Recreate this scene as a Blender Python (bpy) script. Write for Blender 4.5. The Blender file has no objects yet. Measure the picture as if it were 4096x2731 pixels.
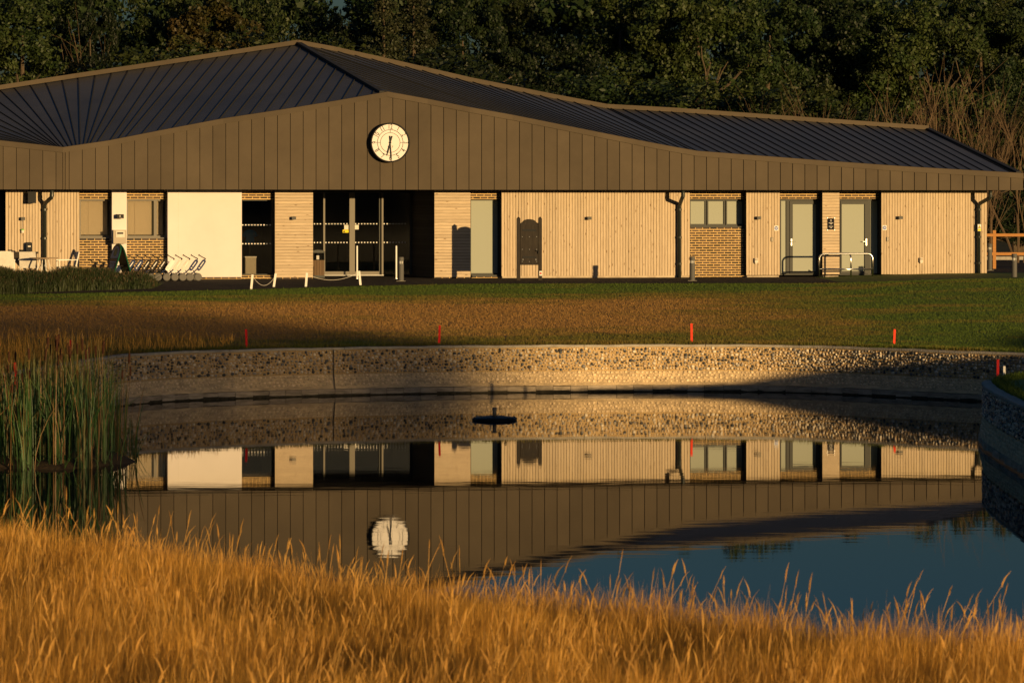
import bpy, bmesh, math, random
import numpy as np
from mathutils import Vector, Matrix, geometry
from math import radians, sin, cos, tan, pi

sc = bpy.context.scene
C = bpy.context.collection
rnd = random.Random(7)
rng = np.random.default_rng(11)

# ---------------------------------------------------------------- camera, sky, sun, exposure
F, H, HY, CX = 13300.0, 3.92, 828.0, 2048.0      # focal length in photo pixels, eye height over the pond, horizon row
cam_d = bpy.data.cameras.new('camera')
cam = bpy.data.objects.new('camera', cam_d); C.objects.link(cam)
cam.location = (0, 0, H); cam.rotation_euler = (radians(90), 0, 0)
cam_d.sensor_width = 36.0; cam_d.lens = F / 4096 * 36
cam_d.shift_y = -(1365.5 - HY) / 4096
cam_d.clip_start = 0.5; cam_d.clip_end = 5000
cam_d.dof.use_dof = True; cam_d.dof.focus_distance = 92; cam_d.dof.aperture_fstop = 6.7
sc.camera = cam
sc.cycles.max_bounces = 6; sc.cycles.diffuse_bounces = 2; sc.cycles.glossy_bounces = 4; sc.cycles.transmission_bounces = 3; sc.cycles.transparent_max_bounces = 8

SUN_AZ, SUN_EL = radians(34), radians(3.9)        # sun behind the camera, 34 degrees to the right, very low
w = bpy.data.worlds.new('World'); sc.world = w; w.use_nodes = True
nt = w.node_tree; nt.nodes.clear()
sky = nt.nodes.new('ShaderNodeTexSky'); sky.sky_type = 'NISHITA'; sky.sun_disc = False
sky.sun_elevation = SUN_EL; sky.sun_rotation = radians(180) - SUN_AZ
sky.air_density = 1.0; sky.dust_density = 2.0; sky.ozone_density = 3.8
bg = nt.nodes.new('ShaderNodeBackground'); bg.inputs['Strength'].default_value = 0.065
ow = nt.nodes.new('ShaderNodeOutputWorld')
nt.links.new(sky.outputs[0], bg.inputs[0]); nt.links.new(bg.outputs[0], ow.inputs[0])
sl = bpy.data.lights.new('sun', 'SUN'); sl.energy = 5.0; sl.angle = radians(0.5); sl.color = (1.0, 0.66, 0.285)
so = bpy.data.objects.new('sun', sl); C.objects.link(so)
to_sun = Vector((sin(SUN_AZ) * cos(SUN_EL), -cos(SUN_AZ) * cos(SUN_EL), sin(SUN_EL)))
so.rotation_euler = to_sun.to_track_quat('Z', 'Y').to_euler(); so.location = (20, -40, 30)
sc.view_settings.view_transform = 'Standard'; sc.view_settings.look = 'None'
sc.view_settings.exposure = 0.25; sc.view_settings.gamma = 1.0; sc.view_settings.use_curve_mapping = False

# ---------------------------------------------------------------- materials
def mat(name, col, rough=0.6, metal=0.0, var=0.0, scale=4.0, stretch=(1, 1, 1), col2=None, bump=0.0, bscale=None,
        obj_rand=0.0, isl_rand=0.0, spec=0.14, transl=0.0, detail=4.0, ramp=(0.35, 0.65)):
    m = bpy.data.materials.new(name); m.use_nodes = True
    n = m.node_tree.nodes; l = m.node_tree.links
    b = n['Principled BSDF']; out = n['Material Output']
    b.inputs['Roughness'].default_value = rough; b.inputs['Metallic'].default_value = metal
    b.inputs['Specular IOR Level'].default_value = spec
    base = None
    tc = n.new('ShaderNodeTexCoord'); mp = n.new('ShaderNodeMapping'); mp.inputs['Scale'].default_value = stretch
    l.new(tc.outputs['Object'], mp.inputs['Vector'])
    if col2 is not None:
        ns = n.new('ShaderNodeTexNoise'); ns.inputs['Scale'].default_value = scale; ns.inputs['Detail'].default_value = detail
        ns.inputs['Roughness'].default_value = 0.6
        l.new(mp.outputs[0], ns.inputs['Vector'])
        rp = n.new('ShaderNodeValToRGB')
        rp.color_ramp.elements[0].position = ramp[0]; rp.color_ramp.elements[1].position = ramp[1]
        rp.color_ramp.elements[0].color = (*col, 1); rp.color_ramp.elements[1].color = (*col2, 1)
        l.new(ns.outputs['Fac'], rp.inputs['Fac']); base = rp.outputs['Color']
    def hsv(val_socket, amount, base):
        mr = n.new('ShaderNodeMapRange'); mr.inputs['To Min'].default_value = 1 - amount; mr.inputs['To Max'].default_value = 1 + amount
        l.new(val_socket, mr.inputs['Value'])
        h = n.new('ShaderNodeHueSaturation')
        if base is None: h.inputs['Color'].default_value = (*col, 1)
        else: l.new(base, h.inputs['Color'])
        l.new(mr.outputs[0], h.inputs['Value']); return h.outputs['Color']
    if obj_rand:
        oi = n.new('ShaderNodeObjectInfo'); base = hsv(oi.outputs['Random'], obj_rand, base)
    if isl_rand:
        ge = n.new('ShaderNodeNewGeometry'); base = hsv(ge.outputs['Random Per Island'], isl_rand, base)
    if base is None: b.inputs['Base Color'].default_value = (*col, 1)
    else: l.new(base, b.inputs['Base Color'])
    if bump:
        nb = n.new('ShaderNodeTexNoise'); nb.inputs['Scale'].default_value = bscale or scale * 3; nb.inputs['Detail'].default_value = 3
        l.new(mp.outputs[0], nb.inputs['Vector'])
        bp = n.new('ShaderNodeBump'); bp.inputs['Strength'].default_value = bump; bp.inputs['Distance'].default_value = 0.05
        l.new(nb.outputs['Fac'], bp.inputs['Height']); l.new(bp.outputs[0], b.inputs['Normal'])
    if transl:
        tr = n.new('ShaderNodeBsdfTranslucent'); mx = n.new('ShaderNodeMixShader'); mx.inputs[0].default_value = transl
        if base is None: tr.inputs['Color'].default_value = (*col, 1)
        else: l.new(base, tr.inputs['Color'])
        l.new(b.outputs[0], mx.inputs[1]); l.new(tr.outputs[0], mx.inputs[2]); l.new(mx.outputs[0], out.inputs['Surface'])
    return m

def palette_mat(name, cols, source, rough=0.6, bump=0.3, bscale=25, vmix=0.25):
    """one colour per piece, picked from a list of real stone or brick colours"""
    m = bpy.data.materials.new(name); m.use_nodes = True
    n = m.node_tree.nodes; l = m.node_tree.links; b = n['Principled BSDF']
    b.inputs['Roughness'].default_value = rough; b.inputs['Specular IOR Level'].default_value = 0.35
    if source == 'object': r = n.new('ShaderNodeObjectInfo').outputs['Random']
    else: r = n.new('ShaderNodeNewGeometry').outputs['Random Per Island']
    rp = n.new('ShaderNodeValToRGB'); cr = rp.color_ramp; cr.interpolation = 'CONSTANT'
    for i, c in enumerate(cols):
        e = cr.elements[i] if i < 2 else cr.elements.new(0.99)
        e.position = i / len(cols); e.color = (*c, 1)
    l.new(r, rp.inputs['Fac'])
    tc = n.new('ShaderNodeTexCoord'); ns = n.new('ShaderNodeTexNoise'); ns.inputs['Scale'].default_value = bscale
    ge = n.new('ShaderNodeNewGeometry')
    l.new(ge.outputs['Position'], ns.inputs['Vector'])
    mr = n.new('ShaderNodeMapRange'); mr.inputs['To Min'].default_value = 1 - vmix * 2; mr.inputs['To Max'].default_value = 1 + vmix * 2
    l.new(ns.outputs['Fac'], mr.inputs['Value'])
    h = n.new('ShaderNodeHueSaturation'); l.new(rp.outputs['Color'], h.inputs['Color']); l.new(mr.outputs[0], h.inputs['Value'])
    l.new(h.outputs[0], b.inputs['Base Color'])
    if bump:
        bp = n.new('ShaderNodeBump'); bp.inputs['Strength'].default_value = bump; bp.inputs['Distance'].default_value = 0.01
        l.new(ns.outputs['Fac'], bp.inputs['Height']); l.new(bp.outputs[0], b.inputs['Normal'])
    return m

def glass_mat(name, tint, refl=1.0):
    m = bpy.data.materials.new(name); m.use_nodes = True
    n = m.node_tree.nodes; l = m.node_tree.links; n.remove(n['Principled BSDF'])
    t = n.new('ShaderNodeBsdfTransparent'); t.inputs[0].default_value = (*tint, 1)
    g = n.new('ShaderNodeBsdfGlossy'); g.inputs['Roughness'].default_value = 0.01; g.inputs['Color'].default_value = (refl, refl, refl, 1)
    f = n.new('ShaderNodeFresnel'); f.inputs['IOR'].default_value = 1.5
    mx = n.new('ShaderNodeMixShader'); l.new(f.outputs[0], mx.inputs[0]); l.new(t.outputs[0], mx.inputs[1]); l.new(g.outputs[0], mx.inputs[2])
    l.new(mx.outputs[0], n['Material Output'].inputs['Surface'])
    return m

M = {}
def wood_mat(name, stretch):
    m = bpy.data.materials.new(name); m.use_nodes = True
    n = m.node_tree.nodes; l = m.node_tree.links; b = n['Principled BSDF']; b.inputs['Roughness'].default_value = 0.7
    b.inputs['Specular IOR Level'].default_value = 0.2
    tc = n.new('ShaderNodeTexCoord'); oi = n.new('ShaderNodeObjectInfo')
    off = n.new('ShaderNodeVectorMath'); off.operation = 'SCALE'; off.inputs[0].default_value = (37, 53, 91); l.new(oi.outputs['Random'], off.inputs['Scale'])
    ad = n.new('ShaderNodeVectorMath'); l.new(tc.outputs['Object'], ad.inputs[0]); l.new(off.outputs[0], ad.inputs[1])
    mp = n.new('ShaderNodeMapping'); mp.inputs['Scale'].default_value = stretch; l.new(ad.outputs[0], mp.inputs['Vector'])
    ns = n.new('ShaderNodeTexNoise'); ns.inputs['Scale'].default_value = 3; ns.inputs['Detail'].default_value = 5; l.new(mp.outputs[0], ns.inputs['Vector'])
    rp = n.new('ShaderNodeValToRGB'); rp.color_ramp.elements[0].position = .3; rp.color_ramp.elements[1].position = .7
    rp.color_ramp.elements[0].color = (.44, .345, .24, 1); rp.color_ramp.elements[1].color = (.56, .455, .33, 1)
    l.new(ns.outputs['Fac'], rp.inputs['Fac'])
    # knots: sparse small dark blobs
    vo = n.new('ShaderNodeTexVoronoi'); vo.inputs['Scale'].default_value = 1.0
    mp2 = n.new('ShaderNodeMapping'); mp2.inputs['Scale'].default_value = tuple(2.8 + 6 * (1 if s > 2 else 0) for s in stretch); l.new(ad.outputs[0], mp2.inputs['Vector'])
    l.new(mp2.outputs[0], vo.inputs['Vector'])
    kr = n.new('ShaderNodeValToRGB'); kr.color_ramp.elements[0].position = .07; kr.color_ramp.elements[1].position = .16
    kr.color_ramp.elements[0].color = (.45, .38, .32, 1); kr.color_ramp.elements[1].color = (1, 1, 1, 1); l.new(vo.outputs['Distance'], kr.inputs['Fac'])
    mul = n.new('ShaderNodeMix'); mul.data_type = 'RGBA'; mul.blend_type = 'MULTIPLY'; mul.inputs[0].default_value = 1
    l.new(rp.outputs[0], mul.inputs[6]); l.new(kr.outputs[0], mul.inputs[7])
    mr = n.new('ShaderNodeMapRange'); mr.inputs['To Min'].default_value = .9; mr.inputs['To Max'].default_value = 1.07; l.new(oi.outputs['Random'], mr.inputs['Value'])
    h = n.new('ShaderNodeHueSaturation'); l.new(mul.outputs[2], h.inputs['Color']); l.new(mr.outputs[0], h.inputs['Value'])
    l.new(h.outputs[0], b.inputs['Base Color'])
    return m
M['board_v'] = wood_mat('pale larch upright', (14, 14, 1.2))
M['board_h'] = wood_mat('pale larch level', (1.2, 14, 14))
M['render'] = mat('cream render', (.66, .615, .60), .85, col2=(.74, .69, .68), scale=.5, bump=.05, bscale=60)
M['fascia'] = mat('bronze zinc', (.074, .059, .042), .65, 0, col2=(.092, .073, .051), scale=.7, bump=.3, bscale=1.3, obj_rand=.09, spec=.08)
M['roof'] = mat('dark zinc roof', (.044, .045, .048), .42, 0, col2=(.066, .065, .066), scale=.3, bump=.22, bscale=.6, spec=.3)
M['roofrib'] = mat('dark zinc rib', (.03, .03, .03), .6)
M['dark'] = mat('dark membrane', (.018, .018, .02), .8)
M['frame'] = mat('grey aluminium', (.07, .073, .07), .6, 0, spec=.15)
M['framel'] = mat('anodised aluminium', (.2, .185, .16), .6, 0, spec=.15)
M['black'] = mat('black paint', (.015, .016, .018), .45)
M['mortar'] = mat('yellow mortar', (.72, .50, .22), .9, col2=(.60, .41, .17), scale=6)
M['plinth'] = mat('render plinth', (.55, .47, .36), .9, col2=(.38, .31, .23), scale=3, bump=.3)
BR = [(.062, .042, .03), (.08, .054, .038), (.026, .022, .02), (.095, .063, .043), (.072, .05, .037), (.035, .029, .025), (.085, .06, .047), (.11, .078, .055), (.068, .047, .035)]
M['brick'] = palette_mat('brown stock brick', BR, 'object', .8, .4, 40, .2)
M['bricks'] = palette_mat('brown stock bricks', BR, 'island', .8, .4, 40, .2)
M['glass'] = glass_mat('clear glass', (.82, .82, .8))
M['frost'] = mat('frosted film', (.32, .345, .30), .6, spec=.12)
M['blind'] = mat('beige blind', (.66, .55, .42), .8, spec=.1)
M['interior'] = mat('dim interior', (.11, .105, .085), .9)
M['steel'] = mat('stainless steel', (.62, .62, .62), .22, 1.0)
M['white'] = mat('white paint', (.78, .77, .74), .6)
M['offwhite'] = mat('weathered white', (.6, .56, .5), .7, col2=(.68, .65, .6), scale=8)
M['greyplastic'] = mat('pale grey plastic', (.13, .125, .12), .6)
M['navy'] = mat('navy plastic', (.02, .035, .10), .45)
M['green'] = mat('green plastic', (.01, .09, .05), .4)
M['red'] = mat('red paint', (.62, .02, .02), .5)
M['redplain'] = mat('orange red paint', (.75, .05, .02), .5)
M['yellow'] = mat('yellow sign', (.75, .6, .03), .6)
M['blue'] = mat('blue sign', (.06, .12, .42), .5)
M['shirt'] = mat('blue shirt', (.02, .24, .62), .8)
M['counter'] = mat('counter', (.42, .37, .30), .7)
M['oldwood'] = mat('dark stained wood', (.020, .016, .013), .6, col2=(.034, .028, .022), scale=3, stretch=(6, 6, 1))
M['fence'] = mat('orange softwood', (.45, .22, .07), .8, col2=(.36, .17, .055), scale=3, stretch=(1, 6, 6))
M['bollard'] = mat('grey powder coat', (.10, .10, .097), .6)
M['pipe'] = mat('black steel pipe', (.022, .027, .025), .4, .1, spec=.4)
M['tarmac'] = mat('tarmac', (.030, .026, .024), .95, col2=(.045, .038, .034), scale=2, bump=.4, bscale=60)
M['concrete'] = mat('concrete', (.40, .37, .32), .9, col2=(.30, .275, .235), scale=5, bump=.3, bscale=40)
M['flintmortar'] = mat('flint mortar', (.44, .305, .15), .95, col2=(.54, .385, .2), scale=6, bump=.8, bscale=30)
M['lime'] = mat('limescale coated wall', (.76, .58, .35), .9, col2=(.46, .35, .22), scale=3.5, stretch=(1, 1, 4), bump=.8, bscale=22)
M['block'] = mat('stained block', (.46, .38, .29), .9, col2=(.24, .20, .15), scale=3, stretch=(1, 1, 5), bump=.5, bscale=30, obj_rand=.12)
M['algae'] = mat('wet algae', (.022, .019, .011), .6, col2=(.05, .042, .025), scale=12)
FL = [(.58, .51, .42), (.10, .105, .115), (.45, .37, .28), (.04, .045, .055), (.68, .60, .48), (.20, .19, .185), (.52, .40, .27), (.30, .28, .26), (.055, .055, .06), (.62, .54, .42), (.36, .27, .18)]
M['flint'] = palette_mat('flint cobble', FL, 'object', .45, .5, 45, .3)
M['flints'] = palette_mat('flint cobbles', FL, 'island', .45, .5, 45, .3)
M['limestones'] = palette_mat('coated cobbles', [(.74, .57, .36), (.66, .51, .32), (.78, .61, .40), (.52, .40, .26)], 'island', .8, .5, 45, .2)

# ---------------------------------------------------------------- helpers
def tag(o, label=None, cat=None, group=None, kind=None):
    if label: o['label'] = label
    if cat: o['category'] = cat
    if group: o['group'] = group
    if kind: o['kind'] = kind
    return o
def link(name, me, m=None, parent=None, smooth=False):
    if m is not None and len(me.materials) == 0: me.materials.append(M[m] if isinstance(m, str) else m)
    if smooth:
        me.polygons.foreach_set('use_smooth', [True] * len(me.polygons))
    o = bpy.data.objects.new(name, me); C.objects.link(o)
    if parent is not None: o.parent = parent
    return o
def empty(name, loc=(0, 0, 0), rz=0.0):
    o = bpy.data.objects.new(name, None); C.objects.link(o); o.location = loc; o.rotation_euler = (0, 0, rz); o.empty_display_size = .3
    return o
def copy_tree(o, parent=None):
    c = o.copy(); C.objects.link(c); c.parent = parent
    for ch in list(o.children): copy_tree(ch, c)
    return c
class MB:
    def __init__(s): s.v = []; s.f = []
    def add(s, vs, fs):
        b = len(s.v); s.v += [tuple(v) for v in vs]; s.f += [tuple(b + i for i in f) for f in fs]; return s
    def box(s, x0, x1, y0, y1, z0, z1):
        v = [(x, y, z) for z in (z0, z1) for y in (y0, y1) for x in (x0, x1)]
        return s.add(v, [(0, 2, 3, 1), (4, 5, 7, 6), (0, 1, 5, 4), (2, 6, 7, 3), (0, 4, 6, 2), (1, 3, 7, 5)])
    def obox(s, p, q, wd, ht, up=(0, 0, 1)):
        p, q = Vector(p), Vector(q); d = (q - p).normalized(); r = d.cross(Vector(up))
        if r.length < 1e-4: r = d.cross(Vector((1, 0, 0)))
        r.normalize(); u = r.cross(d)
        v = []
        for e in (p, q):
            for a, b in ((-1, -1), (1, -1), (1, 1), (-1, 1)): v.append(e + r * a * wd / 2 + u * b * ht / 2)
        return s.add(v, [(0, 1, 2, 3), (7, 6, 5, 4), (0, 4, 5, 1), (1, 5, 6, 2), (2, 6, 7, 3), (3, 7, 4, 0)])
    def tube(s, pts, r, n=8, r2=None, cap=True):
        pts = [Vector(p) for p in pts]; k = len(pts); rs = r if isinstance(r, (list, tuple)) else [r + ((r2 if r2 is not None else r) - r) * i / max(1, k - 1) for i in range(k)]
        ref = None; rings = []
        for i, p in enumerate(pts):
            d = (pts[min(i + 1, k - 1)] - pts[max(i - 1, 0)]).normalized()
            if ref is None: ref = d.orthogonal().normalized()
            ref = (ref - d * ref.dot(d)); ref = ref.normalized() if ref.length > 1e-5 else d.orthogonal().normalized()
            b = d.cross(ref)
            rings.append([p + (ref * cos(2 * pi * j / n) + b * sin(2 * pi * j / n)) * rs[i] for j in range(n)])
        vs = [v for R in rings for v in R]; fs = []
        for i in range(k - 1):
            for j in range(n):
                a, b2 = i * n + j, i * n + (j + 1) % n; fs.append((a, b2, b2 + n, a + n))
        if cap: fs.append(tuple(range(n - 1, -1, -1))); fs.append(tuple((k - 1) * n + j for j in range(n)))
        return s.add(vs, fs)
    def lathe(s, prof, n=20, axis='z', c=(0, 0, 0)):
        vs = []; fs = []
        for r, h in prof:
            for j in range(n):
                a = 2 * pi * j / n
                if axis == 'z': vs.append((c[0] + r * cos(a), c[1] + r * sin(a), c[2] + h))
                elif axis == 'y': vs.append((c[0] + r * cos(a), c[1] + h, c[2] + r * sin(a)))
                else: vs.append((c[0] + h, c[1] + r * cos(a), c[2] + r * sin(a)))
        for i in range(len(prof) - 1):
            for j in range(n):
                a, b = i * n + j, i * n + (j + 1) % n
                fs.append((a, b, b + n, a + n) if axis != 'y' else (a, a + n, b + n, b))
        if prof[0][0] > 1e-6: fs.append(tuple(range(n)))
        if prof[-1][0] > 1e-6: fs.append(tuple((len(prof) - 1) * n + j for j in range(n)))
        return s.add(vs, fs)
    def prism(s, poly, y0, y1):           # poly in x,z, extruded along y
        n = len(poly); v = [(x, y0, z) for x, z in poly] + [(x, y1, z) for x, z in poly]
        return s.add(v, [tuple(range(n)), tuple(range(2 * n - 1, n - 1, -1))] + [(i, i + n, (i + 1) % n + n, (i + 1) % n) for i in range(n)])
    def mesh(s, name):
        me = bpy.data.meshes.new(name); me.from_pydata(s.v, [], s.f); me.validate()
        bm = bmesh.new(); bm.from_mesh(me); bmesh.ops.recalc_face_normals(bm, faces=bm.faces); bm.to_mesh(me); bm.free()
        return me
    def build(s, name, m, parent=None, smooth=False): return link(name, s.mesh(name), m, parent, smooth)
def np_mesh(name, V, polys):
    """polys: list of int arrays (n,k)"""
    me = bpy.data.meshes.new(name); me.vertices.add(len(V)); me.vertices.foreach_set('co', np.asarray(V, np.float32).ravel())
    loops = np.concatenate([p.ravel() for p in polys]).astype(np.int32)
    tot = np.concatenate([np.full(len(p), p.shape[1], np.int32) for p in polys]); st = np.concatenate([[0], np.cumsum(tot)[:-1]]).astype(np.int32)
    me.loops.add(len(loops)); me.loops.foreach_set('vertex_index', loops)
    me.polygons.add(len(tot)); me.polygons.foreach_set('loop_start', st); me.polygons.foreach_set('loop_total', tot)
    me.update(calc_edges=True); me.validate()
    return me
def text_obj(s, size, m, parent, loc, rot=(radians(90), 0, 0), sx=1.0, name='lettering', extrude=.001):
    cu = bpy.data.curves.new(name, 'FONT'); cu.body = s; cu.size = size; cu.align_x = 'CENTER'; cu.align_y = 'CENTER'; cu.extrude = extrude; cu.resolution_u = 3
    o = bpy.data.objects.new(name, cu); C.objects.link(o)
    dg = bpy.context.evaluated_depsgraph_get(); me = bpy.data.meshes.new_from_object(o.evaluated_get(dg))
    bpy.data.objects.remove(o); bpy.data.curves.remove(cu)
    me.materials.clear()
    p = link(name, me, m, parent); p.location = loc; p.rotation_euler = rot; p.scale = (sx, 1, 1)
    return p

# facade frame: s along the front, t into the building, z up
TH = radians(9.3); ct, st_ = cos(TH), sin(TH); D0 = 100.0
def S(px, t=0.0):
    u = px - CX; return (u * (D0 + t * ct) + F * t * st_) / (F * ct - u * st_)
def dep(s, t=0.0): return D0 + s * st_ + t * ct
def Zp(py, px, t=0.0): return H - (py - HY) * dep(S(px, t), t) / F
def Fw(s, t, z): return (s * ct - t * st_, D0 + s * st_ + t * ct, z)
def G(px, d): return (px - CX) / F * d
GZ = 1.78
# ---------------------------------------------------------------- pond outline, terrain
ctrl = [(-30, 44), (-20, 47), (-14, 50), (-11, 52.3), (-9.7, 55), (-9.0, 58), (-8.5, 61), (-8.1, 63.8), (-7.4, 66.4), (-5.4, 68.3), (-1.8, 69.9), (1.3, 70.5), (4, 70.7), (6.3, 70.1),
        (9.3, 67.3), (11, 66), (12.5, 64.8), (13.6, 63.2), (13.2, 61.2), (11.8, 60), (10.2, 59.2), (8.8, 57.9), (7.98, 56), (7.72, 54), (7.62, 52), (7.55, 49.5), (7.5, 46), (7.8, 42), (9, 38), (12, 34), (17, 31), (30, 28)]
def catmull(P, n=10):
    out = []
    for i in range(len(P) - 1):
        p0 = Vector(P[max(0, i - 1)]); p1 = Vector(P[i]); p2 = Vector(P[i + 1]); p3 = Vector(P[min(len(P) - 1, i + 2)])
        for k in range(n):
            t = k / n
            out.append(.5 * ((2 * p1) + (p2 - p0) * t + (2 * p0 - 5 * p1 + 4 * p2 - p3) * t * t + (3 * p1 - p0 - 3 * p2 + p3) * t ** 3))
    out.append(Vector(P[-1])); return out
wall = catmull(ctrl, 8)
seg = [0.0]
for a, b in zip(wall[:-1], wall[1:]): seg.append(seg[-1] + (b - a).length)
def wall_at(u):
    i = max(0, min(len(wall) - 2, int(np.searchsorted(seg, u)) - 1)); f = (u - seg[i]) / (seg[i + 1] - seg[i])
    p = wall[i].lerp(wall[i + 1], f)
    d = (wall[min(len(wall) - 1, i + 2)] - wall[max(0, i - 1)]).normalized(); n = Vector((d.y, -d.x))    # towards the water
    return p, d, n
def sst(a, b, x): t = np.clip((x - a) / (b - a), 0, 1); return t * t * (3 - 2 * t)
def lawn_z(x, y):
    x = np.asarray(x, float); y = np.asarray(y, float)
    z = 1.0 + .0362 * np.clip(y - 70.8, 0, 21.5)
    z = z + np.interp(x, [8.6, 10, 13, 15.5, 17.8, 19.7, 20.6, 23.1, 26], [0, .1, .35, .6, .74, 1.0, 1.15, 1.6, 1.9]) * (1 - sst(53, 59, y)) * sst(41, 47, y)
    z = z + .12 * sst(8, 14, x) * sst(80, 92, y)
    return z
def ptsin(poly, x, y):
    x = np.asarray(x); y = np.asarray(y); c = np.zeros(x.shape, bool); n = len(poly)
    for i in range(n):
        x1, y1 = poly[i]; x2, y2 = poly[(i + 1) % n]
        if y1 == y2: continue
        c ^= ((y1 > y) != (y2 > y)) & (x < (x2 - x1) * (y - y1) / (y2 - y1) + x1)
    return c
outer = [(30, 28), (60, 28), (60, 104), (-60, 104), (-60, 44)]
lawn_poly = [tuple(p) for p in wall] + outer
gx, gy = np.meshgrid(np.arange(-59, 60, 1.6), np.arange(29, 104, 1.2)); gx = gx.ravel(); gy = gy.ravel()
ins = ptsin(lawn_poly, gx, gy); gx = gx[ins]; gy = gy[ins]
pts2 = [Vector(p) for p in lawn_poly] + [Vector((a, b)) for a, b in zip(gx, gy)]
nb = len(lawn_poly)
r = geometry.delaunay_2d_cdt(pts2, [(i, (i + 1) % nb) for i in range(nb)], [], 0, 1e-4)
vv = np.array([(p.x, p.y) for p in r[0]]); ff = np.array([f for f in r[2]])
cen = vv[ff].mean(1); ff = ff[ptsin(lawn_poly, cen[:, 0], cen[:, 1])]
lawn_me = np_mesh('lawn', np.column_stack([vv, lawn_z(vv[:, 0], vv[:, 1]) - .012]), [ff])

def grass_mat(name, blade, tall=False):
    """dry brown sward with green patches: greener by the path, along the wall and to the right"""
    m = bpy.data.materials.new(name); m.use_nodes = True
    n = m.node_tree.nodes; l = m.node_tree.links; b = n['Principled BSDF']; b.inputs['Roughness'].default_value = .8; b.inputs['Specular IOR Level'].default_value = .15
    ge = n.new('ShaderNodeNewGeometry'); sep = n.new('ShaderNodeSeparateXYZ'); l.new(ge.outputs['Position'], sep.inputs[0])
    def mr(src, a, b_, c=0.0, d=1.0):
        q = n.new('ShaderNodeMapRange'); q.interpolation_type = 'SMOOTHSTEP'
        for k, v in zip(('From Min', 'From Max', 'To Min', 'To Max'), (a, b_, c, d)): q.inputs[k].default_value = v
        l.new(src, q.inputs['Value']); return q.outputs[0]
    def op(o, a, b_):
        q = n.new('ShaderNodeMath'); q.operation = o
        for i, v in enumerate((a, b_)):
            if isinstance(v, float): q.inputs[i].default_value = v
            else: l.new(v, q.inputs[i])
        return q.outputs[0]
    x, y = sep.outputs['X'], sep.outputs['Y']
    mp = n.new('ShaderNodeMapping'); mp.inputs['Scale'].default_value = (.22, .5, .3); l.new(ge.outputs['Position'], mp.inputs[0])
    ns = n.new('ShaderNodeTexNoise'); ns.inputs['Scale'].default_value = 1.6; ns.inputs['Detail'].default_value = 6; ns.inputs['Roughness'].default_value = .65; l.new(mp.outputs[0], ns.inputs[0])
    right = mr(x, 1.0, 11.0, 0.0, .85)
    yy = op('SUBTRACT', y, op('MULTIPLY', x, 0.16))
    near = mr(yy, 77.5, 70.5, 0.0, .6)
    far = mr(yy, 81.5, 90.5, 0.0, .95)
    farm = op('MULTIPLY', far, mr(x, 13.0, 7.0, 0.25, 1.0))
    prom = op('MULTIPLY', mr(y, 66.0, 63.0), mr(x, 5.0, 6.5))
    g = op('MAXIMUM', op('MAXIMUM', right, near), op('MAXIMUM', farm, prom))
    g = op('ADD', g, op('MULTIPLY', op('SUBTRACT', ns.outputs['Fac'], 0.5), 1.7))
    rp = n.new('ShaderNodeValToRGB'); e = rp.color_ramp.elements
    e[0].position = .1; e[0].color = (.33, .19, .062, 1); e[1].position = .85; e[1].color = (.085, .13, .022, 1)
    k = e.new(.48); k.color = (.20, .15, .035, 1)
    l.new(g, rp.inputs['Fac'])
    base = rp.outputs['Color']
    if blade:
        q = n.new('ShaderNodeMapRange'); q.inputs['To Min'].default_value = .7; q.inputs['To Max'].default_value = 1.25; l.new(ge.outputs['Random Per Island'], q.inputs[0])
        h = n.new('ShaderNodeHueSaturation'); l.new(base, h.inputs['Color']); l.new(q.outputs[0], h.inputs['Value']); base = h.outputs[0]
    l.new(base, b.inputs['Base Color'])
    if blade:
        tr = n.new('ShaderNodeBsdfTranslucent'); mx = n.new('ShaderNodeMixShader'); mx.inputs[0].default_value = .3
        l.new(base, tr.inputs['Color']); l.new(b.outputs[0], mx.inputs[1]); l.new(tr.outputs[0], mx.inputs[2]); l.new(mx.outputs[0], n['Material Output'].inputs['Surface'])
    return m
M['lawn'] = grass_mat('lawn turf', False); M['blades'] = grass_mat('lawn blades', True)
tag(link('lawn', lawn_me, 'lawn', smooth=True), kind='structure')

def shore_y(x): return np.interp(x, [-40, -12, -7, -4.9, -2.5, 0, 2.2, 4.2, 9, 40], [42, 40, 37.5, 35.6, 32.8, 30.0, 28.2, 27.2, 26.0, 23])
def bank_z(x, y):
    x = np.asarray(x, float); y = np.asarray(y, float)
    sd = shore_y(x) - y
    z = np.where(sd < 0, .12 * sd, .30 * sst(0, 2.2, sd) + .006 * np.clip(sd, 0, 60))
    z = np.maximum(z, -.9)
    z = z + 2.05 * np.exp(-((x + 2) ** 2 + (y + 2) ** 2) / 36.0)
    mud = .19 - .06 * (y - 51.3 + .3 * np.sin(x * 1.9)) ** 2 - .55 * np.clip(x + 6.55 + .25 * np.sin(y * 2.3), 0, 9) ** 1.6 + .025 * np.sin(x * 5 + 2 * y) * np.sin(y * 4.3 - x)
    z = np.maximum(z, np.maximum(mud, -.9))
    return z + 11 * sst(-150, -330, y)
bx = np.concatenate([[-700, -400, -250, -150, -100, -60], np.arange(-40, -12, 1.0), np.arange(-12, -3, .25), np.arange(-3, 41, 1.0), [60, 100, 150, 250, 400, 700]])
by = np.concatenate([[-700, -500, -400, -350, -330, -310, -290, -270, -250, -230, -210, -190, -170, -150, -120, -90, -60, -40, -30], np.arange(-20, 46, 1.0), np.arange(46, 56, .25), np.arange(56, 64, 1.0)])
BX, BY = np.meshgrid(bx, by); nx_, ny_ = len(bx), len(by)
idx = np.arange(nx_ * ny_).reshape(ny_, nx_)
q = np.stack([idx[:-1, :-1], idx[:-1, 1:], idx[1:, 1:], idx[1:, :-1]], -1).reshape(-1, 4)
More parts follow.
